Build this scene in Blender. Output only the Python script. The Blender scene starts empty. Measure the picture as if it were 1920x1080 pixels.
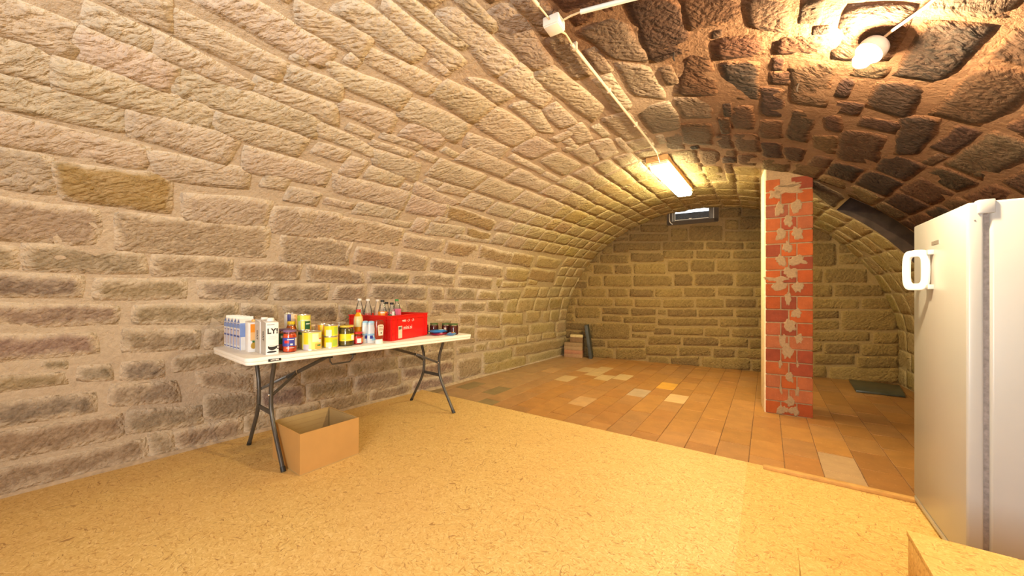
import bpy, bmesh, math, random
import numpy as np
from mathutils import Vector, Matrix

random.seed(11)
RNG = np.random.default_rng(5)
scene = bpy.context.scene
COL = scene.collection

# ------------------------------------------------------------------ camera
FPX, CAM_H = 690.0, 1.19
cam_d = bpy.data.cameras.new('camera')
cam = bpy.data.objects.new('camera', cam_d)
COL.objects.link(cam)
cam_d.sensor_width = 36.0
cam_d.lens = 36.0 * FPX / 1920.0
cam_d.shift_y = 7.0 / 1920.0
cam_d.clip_start = 0.05
cam.location = (0, 0, CAM_H)
cam.rotation_euler = (math.pi / 2, 0, math.atan((1438 - 960) / FPX))
scene.camera = cam

# ------------------------------------------------------------------ view, world, large lights
vs = scene.view_settings
vs.view_transform = 'Standard'
vs.look = 'None'
vs.exposure = 0.25
vs.gamma = 1.0
vs.use_curve_mapping = False

world = bpy.data.worlds.new('world')
scene.world = world
world.use_nodes = True
wb = world.node_tree.nodes['Background']
wb.inputs['Color'].default_value = (0.86, 0.93, 1.0, 1)
wb.inputs['Strength'].default_value = 2.2

BULB_W = 3700.0        # emission strength of the bare bulb
TUBE_W = 75.0          # emission strength of the tube light's diffuser
FRONT_W = 92.0          # added fill from behind the camera, set in an unseen front doorway


def area_light(name, loc, target, sx, sy, watts, color):
    d = bpy.data.lights.new(name, 'AREA')
    d.shape = 'RECTANGLE'
    d.size, d.size_y = sx, sy
    d.energy = watts
    d.color = color
    o = bpy.data.objects.new(name, d)
    COL.objects.link(o)
    o.location = loc
    o.rotation_euler = (Vector(target) - Vector(loc)).to_track_quat('-Z', 'Y').to_euler()
    return o


area_light('doorway_fill_light', (-0.1, -1.42, 1.35), (-1.1, 3.0, 1.2), 1.5, 1.9, FRONT_W, (1.0, 0.97, 0.90))  # added fill light, its source is not in view


# ------------------------------------------------------------------ helpers: tags and objects
def tag(o, label=None, cat=None, group=None, kind=None):
    if label: o['label'] = label
    if cat: o['category'] = cat
    if group: o['group'] = group
    if kind: o['kind'] = kind
    return o


def empty(name, label, cat, loc=(0, 0, 0), rz=0.0, group=None):
    o = bpy.data.objects.new(name, None)
    COL.objects.link(o)
    o.location = loc
    o.rotation_euler = (0, 0, rz)
    o.empty_display_size = 0.05
    return tag(o, label, cat, group)


class MB:
    """collects shapes and links them as ONE mesh object"""

    def __init__(self):
        self.v, self.f, self.m = [], [], []

    def add(self, verts, faces, mi=0):
        b = len(self.v)
        self.v += [tuple(p) for p in verts]
        for i, f in enumerate(faces):
            self.f.append(tuple(b + k for k in f))
            self.m.append(mi[i] if isinstance(mi, (list, tuple)) else mi)
        return self

    def box(self, lo, hi, mi=0):
        (a, b, c), (d, e, f) = lo, hi
        v = [(a, b, c), (d, b, c), (d, e, c), (a, e, c), (a, b, f), (d, b, f), (d, e, f), (a, e, f)]
        return self.add(v, [(0, 3, 2, 1), (4, 5, 6, 7), (0, 1, 5, 4), (1, 2, 6, 5), (2, 3, 7, 6), (3, 0, 4, 7)], mi)

    def prism(self, pts, z0, z1, mi=0):
        n = len(pts)
        v = [(x, y, z0) for x, y in pts] + [(x, y, z1) for x, y in pts]
        f = [tuple(range(n - 1, -1, -1)), tuple(range(n, 2 * n))] + [(i, (i + 1) % n, n + (i + 1) % n, n + i) for i in range(n)]
        return self.add(v, f, mi)

    def hull2(self, bottom, top, mi=0):
        n = len(bottom)
        v = list(bottom) + list(top)
        f = [tuple(range(n - 1, -1, -1)), tuple(range(n, 2 * n))] + [(i, (i + 1) % n, n + (i + 1) % n, n + i) for i in range(n)]
        return self.add(v, f, mi)

    def lathe(self, prof, seg=20, mi=0, a0=0.0, a1=2 * math.pi, sx=1.0, sy=1.0, cap=True, c=(0, 0, 0)):
        full = abs(a1 - a0 - 2 * math.pi) < 1e-6
        n = seg if full else seg + 1
        v, f, m = [], [], []
        for r, z in prof:
            for i in range(n):
                a = a0 + (a1 - a0) * i / seg
                v.append((c[0] + r * math.cos(a) * sx, c[1] + r * math.sin(a) * sy, c[2] + z))
        for j in range(len(prof) - 1):
            for i in range(seg):
                k = (i + 1) % n
                f.append((j * n + i, j * n + k, (j + 1) * n + k, (j + 1) * n + i))
                m.append(mi[j] if isinstance(mi, (list, tuple)) else mi)
        if cap and full:
            f.append(tuple(range(n - 1, -1, -1))); m.append(mi[0] if isinstance(mi, (list, tuple)) else mi)
            b = (len(prof) - 1) * n
            f.append(tuple(range(b, b + n))); m.append(mi[-1] if isinstance(mi, (list, tuple)) else mi)
        return self.add(v, f, m)

    def tube(self, pts, r, seg=10, mi=0, closed=False):
        pts = [Vector(p) for p in pts]
        n = len(pts)
        v, f = [], []
        ref = Vector((0.123, 0.31, 0.94))
        for i, p in enumerate(pts):
            if closed:
                t = pts[(i + 1) % n] - pts[i - 1]
            else:
                t = pts[min(i + 1, n - 1)] - pts[max(i - 1, 0)]
            t.normalize()
            a = t.cross(ref)
            if a.length < 1e-3: a = t.cross(Vector((1, 0, 0)))
            a.normalize()
            b = t.cross(a)
            rr = r[i] if isinstance(r, (list, tuple)) else r
            for k in range(seg):
                q = 2 * math.pi * k / seg
                v.append(p + (a * math.cos(q) + b * math.sin(q)) * rr)
        for i in range(n if closed else n - 1):
            j = (i + 1) % n
            for k in range(seg):
                l = (k + 1) % seg
                f.append((i * seg + k, i * seg + l, j * seg + l, j * seg + k))
        if not closed:
            f.append(tuple(range(seg - 1, -1, -1)))
            f.append(tuple(range((n - 1) * seg, n * seg)))
        return self.add(v, f, mi)

    def bar(self, p, q, w, h, mi=0):
        p, q = Vector(p), Vector(q)
        t = (q - p).normalized()
        s = t.cross(Vector((0, 0, 1)))
        if s.length < 1e-3: s = Vector((1, 0, 0))
        s.normalize()
        u = s.cross(t)
        ring = [s * w / 2 + u * h / 2, -s * w / 2 + u * h / 2, -s * w / 2 - u * h / 2, s * w / 2 - u * h / 2]
        return self.hull2([p + k for k in ring], [q + k for k in ring], mi)

    def build(self, name, mats, parent=None, bevel=0.0, bseg=2, smooth=None, loc=None, rot=None):
        me = bpy.data.meshes.new(name)
        me.from_pydata([tuple(p) for p in self.v], [], self.f)
        if not isinstance(mats, (list, tuple)): mats = [mats]
        for k in mats: me.materials.append(k)
        me.polygons.foreach_set('material_index', self.m)
        bm = bmesh.new()
        bm.from_mesh(me)
        bmesh.ops.recalc_face_normals(bm, faces=bm.faces[:])
        if bevel > 0:
            es = [e for e in bm.edges if len(e.link_faces) == 2 and e.calc_face_angle(0) > 0.6]
            bmesh.ops.bevel(bm, geom=es, offset=bevel, segments=bseg, profile=0.5, affect='EDGES', clamp_overlap=True)
        bm.to_mesh(me)
        bm.free()
        if smooth is None: smooth = 0.7
        if smooth:
            me.polygons.foreach_set('use_smooth', [True] * len(me.polygons))
            me.set_sharp_from_angle(angle=smooth)
        me.update()
        o = bpy.data.objects.new(name, me)
        COL.objects.link(o)
        if parent is not None: o.parent = parent
        if loc is not None: o.location = loc
        if rot is not None: o.rotation_euler = rot
        return o


def lettering(text, size, parent, loc, rot, m, name='lettering', spacing=1.0, bold=0.0, align='CENTER'):
    c = bpy.data.curves.new(name, 'FONT')
    c.body = text
    c.size = size
    c.align_x = align
    c.align_y = 'CENTER'
    c.extrude = 0.0002
    c.offset = bold
    c.space_character = spacing
    c.resolution_u = 3
    c.materials.append(m)
    t = bpy.data.objects.new(name, c)
    COL.objects.link(t)
    dg = bpy.context.evaluated_depsgraph_get()
    me = bpy.data.meshes.new_from_object(t.evaluated_get(dg))
    bpy.data.objects.remove(t)
    o = bpy.data.objects.new(name, me)
    COL.objects.link(o)
    o.parent = parent
    o.location = loc
    o.rotation_euler = rot
    return o


# ------------------------------------------------------------------ helpers: materials
class NT:
    def __init__(self, name):
        self.mat = bpy.data.materials.new(name)
        self.mat.use_nodes = True
        self.t = self.mat.node_tree
        self.b = self.t.nodes['Principled BSDF']

    def n(self, typ, **kw):
        nd = self.t.nodes.new(typ)
        ins = kw.pop('ins', {})
        for k, v in kw.items(): setattr(nd, k, v)
        for k, v in ins.items():
            if isinstance(v, bpy.types.NodeSocket): self.t.links.new(v, nd.inputs[k])
            else: nd.inputs[k].default_value = v
        return nd

    def link(self, a, b): self.t.links.new(a, b)

    def math(self, op, a, b=None, c=None, clamp=False):
        nd = self.n('ShaderNodeMath', operation=op, use_clamp=clamp)
        for i, x in enumerate((a, b, c)):
            if x is None: continue
            if isinstance(x, bpy.types.NodeSocket): self.link(x, nd.inputs[i])
            else: nd.inputs[i].default_value = x
        return nd.outputs[0]

    def mix(self, fac, a, b, blend='MIX'):
        nd = self.n('ShaderNodeMix', data_type='RGBA', blend_type=blend)
        for i, x in ((0, fac), (6, a), (7, b)):
            if isinstance(x, bpy.types.NodeSocket): self.link(x, nd.inputs[i])
            elif i == 0: nd.inputs[0].default_value = x
            else: nd.inputs[i].default_value = (*x[:3], 1)
        return nd.outputs[2]

    def ramp(self, fac, stops, interp='LINEAR'):
        nd = self.n('ShaderNodeValToRGB')
        cr = nd.color_ramp
        cr.interpolation = interp
        while len(cr.elements) < len(stops): cr.elements.new(0.5)
        for e, (p, c) in zip(cr.elements, stops):
            e.position = p
            e.color = (*c[:3], 1) if not isinstance(c, float) else (c, c, c, 1)
        self.link(fac, nd.inputs[0])
        return nd.outputs[0]

    def noise(self, vec, scale, detail=3.0, rough=0.55, dist=0.0, out=0):
        nd = self.n('ShaderNodeTexNoise', ins={'Scale': scale, 'Detail': detail, 'Roughness': rough, 'Distortion': dist})
        if vec is not None: self.link(vec, nd.inputs['Vector'])
        return nd.outputs[out]

    def mapping(self, vec, scale=(1, 1, 1), rot=(0, 0, 0), loc=(0, 0, 0)):
        nd = self.n('ShaderNodeMapping', ins={'Scale': scale, 'Rotation': rot, 'Location': loc})
        self.link(vec, nd.inputs['Vector'])
        return nd.outputs[0]

    def bump(self, h, strength=0.5, dist=0.01, prev=None):
        nd = self.n('ShaderNodeBump', ins={'Strength': strength, 'Distance': dist, 'Height': h})
        if prev is not None: self.link(prev, nd.inputs['Normal'])
        return nd.outputs[0]


def plain(name, rgb, rough=0.5, metal=0.0, var=0.06, scale=30.0, spec=0.5, emit=None, bump=0.0, coat=0.0):
    """a plain procedural material: base colour with a faint mottling of its own"""
    k = NT(name)
    tc = k.n('ShaderNodeTexCoord').outputs['Object']
    nz = k.noise(tc, scale, 3.0)
    a = tuple(max(0, c * (1 - var)) for c in rgb)
    b = tuple(min(1, c * (1 + var)) for c in rgb)
    k.link(k.ramp(nz, [(0.3, a), (0.7, b)]), k.b.inputs['Base Color'])
    k.b.inputs['Roughness'].default_value = rough
    k.b.inputs['Metallic'].default_value = metal
    k.b.inputs['Specular IOR Level'].default_value = spec
    if coat: k.b.inputs['Coat Weight'].default_value = coat
    if bump: k.link(k.bump(nz, bump, 0.002), k.b.inputs['Normal'])
    if emit:
        k.b.inputs['Emission Color'].default_value = (*emit[0], 1)
        k.b.inputs['Emission Strength'].default_value = emit[1]
    return k.mat


def clear_mat(name, tint, fac=0.75, rough=0.08):
    """thin clear plastic / glass wall: mostly see-through, with a gloss"""
    k = NT(name)
    tr = k.n('ShaderNodeBsdfTransparent', ins={'Color': (*tint, 1)})
    gl = k.n('ShaderNodeBsdfGlossy', ins={'Color': (1, 1, 1, 1), 'Roughness': rough})
    df = k.n('ShaderNodeBsdfDiffuse', ins={'Color': (*[0.5 + 0.5 * c for c in tint], 1)})
    fr = k.n('ShaderNodeFresnel', ins={'IOR': 1.35})
    m1 = k.n('ShaderNodeMixShader', ins={0: 1 - fac, 1: tr.outputs[0], 2: df.outputs[0]})
    m2 = k.n('ShaderNodeMixShader', ins={0: fr.outputs[0], 1: m1.outputs[0], 2: gl.outputs[0]})
    k.link(m2.outputs[0], k.t.nodes['Material Output'].inputs['Surface'])
    return k.mat


def stone_mat(name, is_mortar=False):
    k = NT(name)
    uv = k.n('ShaderNodeUVMap', uv_map='surf').outputs[0]
    col = k.n('ShaderNodeAttribute', attribute_name='tone').outputs['Color']
    mort = k.n('ShaderNodeAttribute', attribute_name='mortar').outputs['Color']
    edge = k.n('ShaderNodeAttribute', attribute_name='edge').outputs['Fac']
    big = k.noise(uv, 3.0, 4.0, 0.6)
    fine = k.noise(uv, 38.0, 5.0, 0.65)
    warp = k.n('ShaderNodeVectorMath', operation='MULTIPLY_ADD')
    k.link(k.noise(uv, 5.0, 2.0, out=1), warp.inputs[0])
    warp.inputs[1].default_value = (0.09, 0.09, 0)
    k.link(uv, warp.inputs[2])
    # slanting tool marks
    tool = k.noise(k.mapping(k.mapping(warp.outputs[0], rot=(0, 0, -0.8)), (9, 36, 1)), 1.0, 3.0, 0.55)
    tool2 = k.noise(k.mapping(k.mapping(warp.outputs[0], rot=(0, 0, -0.6)), (6, 17, 1)), 1.0, 2.0, 0.6)
    pits = k.n('ShaderNodeTexVoronoi', ins={'Scale': 42.0, 'Randomness': 1.0})
    k.link(warp.outputs[0], pits.inputs['Vector'])
    if is_mortar:
        c = k.mix(k.math('MULTIPLY', big, 0.8), mort, k.mix(0.5, mort, (0.30, 0.21, 0.14)))
        c = k.mix(k.ramp(fine, [(0.35, 0.0), (0.75, 1.0)]), k.mix(0.25, c, (0.12, 0.07, 0.04), 'MULTIPLY'), c)
        h = k.math('ADD', k.math('MULTIPLY', fine, 0.7), k.math('MULTIPLY', k.noise(uv, 14.0, 5.0, 0.7), 1.2))
        nrm = k.bump(h, 0.8, 0.02)
    else:
        v = k.math('ADD', k.math('MULTIPLY', tool, 0.45), k.math('MULTIPLY', fine, 0.65))
        dk = k.mix(1.0, col, (0.52, 0.50, 0.47), 'MULTIPLY')
        lt = k.mix(0.38, col, mort)
        c = k.mix(k.ramp(v, [(0.36, 0.0), (0.72, 1.0)]), dk, lt)
        c = k.mix(k.ramp(big, [(0.35, 0.0), (0.7, 0.5)]), c, col)
        # lime mortar smeared over the arrises
        e = k.math('ADD', edge, k.math('MULTIPLY', k.math('SUBTRACT', k.noise(uv, 9.0, 4.0, 0.65), 0.5), 1.1))
        c = k.mix(k.ramp(e, [(0.10, 0.9), (0.55, 0.0)]), c, mort)
        h = k.math('ADD', k.math('MULTIPLY', tool, 0.9), k.math('MULTIPLY', tool2, 0.9))
        h = k.math('MULTIPLY', h, k.n('ShaderNodeAttribute', attribute_name='relief').outputs['Fac'])
        grain = k.noise(uv, 75.0, 3.0, 0.6)
        h = k.math('ADD', h, k.math('MULTIPLY', grain, 0.25))
        h = k.math('ADD', h, k.math('MULTIPLY', pits.outputs['Distance'], 0.35))
        h = k.math('ADD', h, k.math('MULTIPLY', fine, 0.5))
        nrm = k.bump(h, 1.0, 0.028)
    k.link(c, k.b.inputs['Base Color'])
    k.link(nrm, k.b.inputs['Normal'])
    k.b.inputs['Roughness'].default_value = 0.9
    k.b.inputs['Specular IOR Level'].default_value = 0.15
    return k.mat


def osb_mat(name='osb_board', tint=None):
    k = NT(name)
    tc = k.n('ShaderNodeTexCoord').outputs['Object']
    cols = []
    dark = []
    for i, (rz, sc) in enumerate(((0.15, (56, 270, 90)), (0.8, (66, 300, 90)), (-0.5, (52, 250, 90)), (1.7, (72, 320, 90)))):
        mp = k.mapping(k.mapping(tc, rot=(0, 0, rz)), sc, (0, 0, 0), (i * 3.3, i * 1.7, 0))
        nz = k.noise(mp, 0.35, 1.0, out=1)
        w = k.n('ShaderNodeVectorMath', operation='MULTIPLY_ADD')
        k.link(nz, w.inputs[0]); w.inputs[1].default_value = (1.6, 1.6, 1.6); k.link(mp, w.inputs[2])
        vo = k.n('ShaderNodeTexVoronoi', ins={'Scale': 0.55, 'Randomness': 1.0})
        k.link(w.outputs[0], vo.inputs['Vector'])
        sep = k.n('ShaderNodeSeparateColor')
        k.link(vo.outputs['Color'], sep.inputs[0])
        cols.append(k.ramp(sep.outputs[0], [(0.0, (0.44, 0.235, 0.065)), (0.14, (0.62, 0.40, 0.135)), (0.7, (0.68, 0.465, 0.17)), (1.0, (0.77, 0.57, 0.25))]))
        dark.append(sep.outputs[1])
    sel = k.noise(tc, 60.0, 2.0)
    sel2 = k.noise(k.mapping(tc, loc=(4, 2, 0)), 50.0, 2.0)
    a = k.mix(k.ramp(sel, [(0.47, 0.0), (0.53, 1.0)]), cols[0], cols[1])
    b = k.mix(k.ramp(sel, [(0.47, 0.0), (0.53, 1.0)]), cols[2], cols[3])
    c = k.mix(k.ramp(sel2, [(0.46, 0.0), (0.54, 1.0)]), a, b)
    # dark bark strands
    bend = k.n('ShaderNodeVectorMath', operation='MULTIPLY_ADD')
    k.link(k.noise(tc, 3.0, 2.0, out=1), bend.inputs[0]); bend.inputs[1].default_value = (0.5, 0.5, 0); k.link(tc, bend.inputs[2])
    for rz, off in ((0.35, 0), (-0.9, 7), (1.5, 13), (0.8, 21), (-0.2, 29)):
        st = k.noise(k.mapping(k.mapping(bend.outputs[0], rot=(0, 0, rz)), (18, 170, 60), (0, 0, 0), (off, off, 0)), 1.0, 1.0)
        c = k.mix(k.ramp(st, [(0.715, 0.0), (0.75, 0.8)]), c, (0.25, 0.115, 0.03))
    big = k.noise(tc, 1.3, 3.0)
    c = k.mix(k.ramp(big, [(0.35, 0.0), (0.7, 0.35)]), c, (0.62, 0.36, 0.13))
    if tint: c = k.mix(1.0, c, tint, 'MULTIPLY')
    k.link(c, k.b.inputs['Base Color'])
    k.link(k.bump(sel, 0.12, 0.004), k.b.inputs['Normal'])
    k.b.inputs['Roughness'].default_value = 0.55
    k.b.inputs['Specular IOR Level'].default_value = 0.3
    return k.mat


def object_colour_mat(name, rough=0.6, var=0.25, scale=9.0, groove=False, spec=0.3, speck=0.35):
    """colour comes from each object's own colour, mottled"""
    k = NT(name)
    oc = k.n('ShaderNodeObjectInfo')
    tc = k.n('ShaderNodeNewGeometry').outputs['Position']
    nz = k.noise(tc, scale, 5.0, 0.6)
    fine = k.noise(tc, scale * 8, 3.0, 0.6)
    c = k.mix(k.ramp(nz, [(0.35, 0.0), (0.7, 1.0)]), k.mix(1.0, oc.outputs['Color'], (1 - var, 1 - var, 1 - var * 0.9), 'MULTIPLY'), oc.outputs['Color'])
    c = k.mix(k.ramp(fine, [(0.62, 0.0), (0.78, speck)]), c, (0.75, 0.52, 0.34))
    k.link(c, k.b.inputs['Base Color'])
    h = k.math('ADD', k.math('MULTIPLY', fine, 0.4), nz)
    n1 = k.bump(h, 0.25, 0.004)
    if groove:
        wv = k.n('ShaderNodeTexWave', wave_type='BANDS', bands_direction='X', ins={'Scale': 26.0, 'Distortion': 0.4, 'Detail': 1.0})
        k.link(tc, wv.inputs['Vector'])
        n1 = k.bump(wv.outputs['Fac'], 0.25, 0.003, n1)
    k.link(n1, k.b.inputs['Normal'])
    k.b.inputs['Roughness'].default_value = rough
    k.b.inputs['Specular IOR Level'].default_value = spec
    return k.mat


M_STONE = stone_mat('rough_sandstone')
M_MORTAR = stone_mat('lime_mortar', True)
M_OSB = osb_mat()
M_OSB2 = osb_mat('osb_board_orange', (0.96, 0.89, 0.76))  # tinted darker and more orange, for right-hand panels and steps
M_TILE = object_colour_mat('terracotta_tile', 0.42, 0.22, 7.0, spec=0.45)
M_BRICK = object_colour_mat('red_brick', 0.75, 0.25, 12.0, speck=0.1)
M_BRICKG = object_colour_mat('combed_red_brick', 0.8, 0.25, 12.0, groove=True, speck=0.2)
M_GROUND = plain('dusty_joint_sand', (0.20, 0.10, 0.04), 0.9, var=0.25, scale=40, bump=0.3)
M_PLASTER = plain('brick_mortar', (0.30, 0.19, 0.10), 0.9, var=0.15, scale=60, bump=0.4)
M_COAT = plain('pillar_plaster', (0.80, 0.64, 0.40), 0.9, var=0.12, scale=30, bump=0.4)

# ------------------------------------------------------------------ noise for the rough masonry
def vnoise(x, y, z=0.0, seed=0):
    x = np.asarray(x, float); y = np.asarray(y, float); z = np.broadcast_to(np.asarray(z, float), x.shape)
    xi, yi, zi = np.floor(x).astype(np.int64), np.floor(y).astype(np.int64), np.floor(z).astype(np.int64)
    fx, fy, fz = x - xi, y - yi, z - zi
    fx, fy, fz = [t * t * (3 - 2 * t) for t in (fx, fy, fz)]

    def hsh(a, b, c):
        n = (a * 374761393 + b * 668265263 + c * 1274126177 + seed * 974634777) & 0xffffffff
        n = ((n ^ (n >> 13)) * 1274126177) & 0xffffffff
        return ((n ^ (n >> 16)) & 0xffff) / 65535.0
    r = 0
    for a in (0, 1):
        for b in (0, 1):
            for c in (0, 1):
                w = (fx if a else 1 - fx) * (fy if b else 1 - fy) * (fz if c else 1 - fz)
                r = r + w * hsh(xi + a, yi + b, zi + c)
    return r * 2 - 1


def fbm(x, y, z=0.0, oct=3, seed=0):
    r, a, f = 0, 1.0, 1.0
    for i in range(oct):
        r = r + a * vnoise(np.asarray(x) * f, np.asarray(y) * f, np.asarray(z) * f, seed + i)
        a *= 0.5; f *= 2.03
    return r


# ------------------------------------------------------------------ the vault: profile along s, depth along y
CX, Z0, RISE, HREF = -0.86, 0.5, 2.03, 2.45
_th = np.linspace(0, math.pi, 721)
_px = np.concatenate([[-HREF], -HREF * np.cos(_th), [HREF]])
_pz = np.concatenate([[0], Z0 + RISE * np.sin(_th), [0]])
_S = np.concatenate([[0], np.cumsum(np.hypot(np.diff(_px), np.diff(_pz)))])
ST = float(_S[-1])
Y_FRONT, Y_BACK = -1.5, 6.9


def half_width(y): return 2.27 + 0.068 * (6.5 - y)


def vault(s, y, h=0.0):
    """point h inside of the vault surface at arc length s, depth y"""
    s = np.asarray(s, float); y = np.asarray(y, float)
    sc = half_width(y) / HREF

    def P(q): return CX + np.interp(q, _S, _px) * sc, np.interp(q, _S, _pz)
    z_lo = np.where(s < 0, s, 0) + np.where(s > ST, ST - s, 0)
    x, z = P(np.clip(s, 0, ST))
    xa, za = P(np.clip(s, 0, ST) - 0.02 + 0.02 * (s < 0.02)); xb, zb = P(np.clip(s, 0, ST) + 0.02 - 0.02 * (s > ST - 0.02))
    tx, tz = xb - xa, zb - za
    ln = np.hypot(tx, tz) + 1e-9
    nx, nz = tz / ln, -tx / ln
    return np.stack([x + nx * h, np.minimum(y, wall_y(x) + 0.04), z + z_lo + nz * h], -1)


BW0, BW1 = np.array([-3.13, 6.34]), np.array([1.41, 6.72])
BWL = float(np.linalg.norm(BW1 - BW0))
BWD = (BW1 - BW0) / BWL
BWN = np.array([BWD[1], -BWD[0]])          # towards the camera


def wall_y(x): return BW0[1] + BWD[1] * (x - BW0[0]) / BWD[0]


def back(w, z, h=0.0):
    w = np.asarray(w, float); z = np.asarray(z, float)
    return np.stack([BW0[0] + BWD[0] * w + BWN[0] * h, BW0[1] + BWD[1] * w + BWN[1] * h, z + 0 * w], -1)


def smooth(a, b, x):
    t = np.clip((x - a) / (b - a), 0, 1)
    return t * t * (3 - 2 * t)


def soot(s, y):
    """old smoke staining around and right of the crown, nearer half of the cellar"""
    n = 0.35 * fbm(s * 1.6, y * 1.1, 3.1, 3, 40)
    a = smooth(3.75, 4.2, s + n - 0.10 * smooth(2.0, 3.6, y)) * (1 - smooth(6.6, 7.4, s))
    return a * (1 - smooth(4.0, 4.9, y + n - 0.25 * np.clip(s - 4.3, 0, 2)))


def mortar_tone(s, y):
    base = np.array([0.66, 0.555, 0.425])
    pink = np.array([0.58, 0.43, 0.305])
    st = np.array([0.16, 0.076, 0.038])
    k = soot(s, y)[..., None]
    p = (smooth(2.0, 3.6, s) * smooth(0.8, 2.0, y + 0.4 * fbm(s, y, 7.7, 3, 9)) * 0.75)[..., None]
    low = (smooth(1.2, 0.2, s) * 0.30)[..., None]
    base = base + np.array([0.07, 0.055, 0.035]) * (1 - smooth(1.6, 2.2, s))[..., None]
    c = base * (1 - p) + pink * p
    far = (smooth(3.6, 4.9, y) * 0.9)[..., None]  # far mortar yellowed to carry the tube light's cast
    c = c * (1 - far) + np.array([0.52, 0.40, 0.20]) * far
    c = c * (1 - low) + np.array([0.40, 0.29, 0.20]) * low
    return c * (1 - k) + st * k


def set_attrs(me, tone, mort, edge, uv):
    a = me.attributes.new('tone', 'FLOAT_COLOR', 'POINT'); a.data.foreach_set('color', np.c_[tone, np.ones(len(tone))].astype(np.float32).ravel())
    a = me.attributes.new('mortar', 'FLOAT_COLOR', 'POINT'); a.data.foreach_set('color', np.c_[mort, np.ones(len(mort))].astype(np.float32).ravel())
    a = me.attributes.new('edge', 'FLOAT', 'POINT'); a.data.foreach_set('value', edge.astype(np.float32).ravel())
    lay = me.uv_layers.new(name='surf')
    li = np.empty(len(me.loops), np.int32)
    me.loops.foreach_get('vertex_index', li)
    lay.data.foreach_set('uv', uv[li].astype(np.float32).ravel())


def grid_faces(nu, nv, skip=None):
    f = []
    for i in range(nu - 1):
        for j in range(nv - 1):
            if skip is not None and skip[i, j]: continue
            f.append((i * nv + j, (i + 1) * nv + j, (i + 1) * nv + j + 1, i * nv + j + 1))
    return f


def joint_depth(s): return -0.003 - 0.003 * smooth(1.5, 2.3, s) + 0.004 * smooth(3.8, 4.2, s)


def shell(name, surf, aa, bb, mort_fn, amp=0.004, kind='structure', skip=None, seed=1, depth=joint_depth):
    A, Bb = np.meshgrid(aa, bb, indexing='ij')
    a, b = A.ravel(), Bb.ravel()
    h = depth(a) + amp * fbm(a * 7, b * 7, 0.3, 3, seed) + 0.006 * fbm(a * 1.7, b * 1.7, 4.4, 2, seed + 5)
    v = surf(a, b, h)
    me = bpy.data.meshes.new(name)
    me.from_pydata(v.tolist(), [], grid_faces(len(aa), len(bb), skip))
    me.materials.append(M_MORTAR)
    t = mort_fn(a, b)
    set_attrs(me, t, t, np.zeros(len(a)), np.c_[b, a])
    me.polygons.foreach_set('use_smooth', [True] * len(me.polygons))
    me.update()
    o = bpy.data.objects.new(name, me)
    COL.objects.link(o)
    o['kind'] = kind
    return o


STONE_N = [0]


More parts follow.
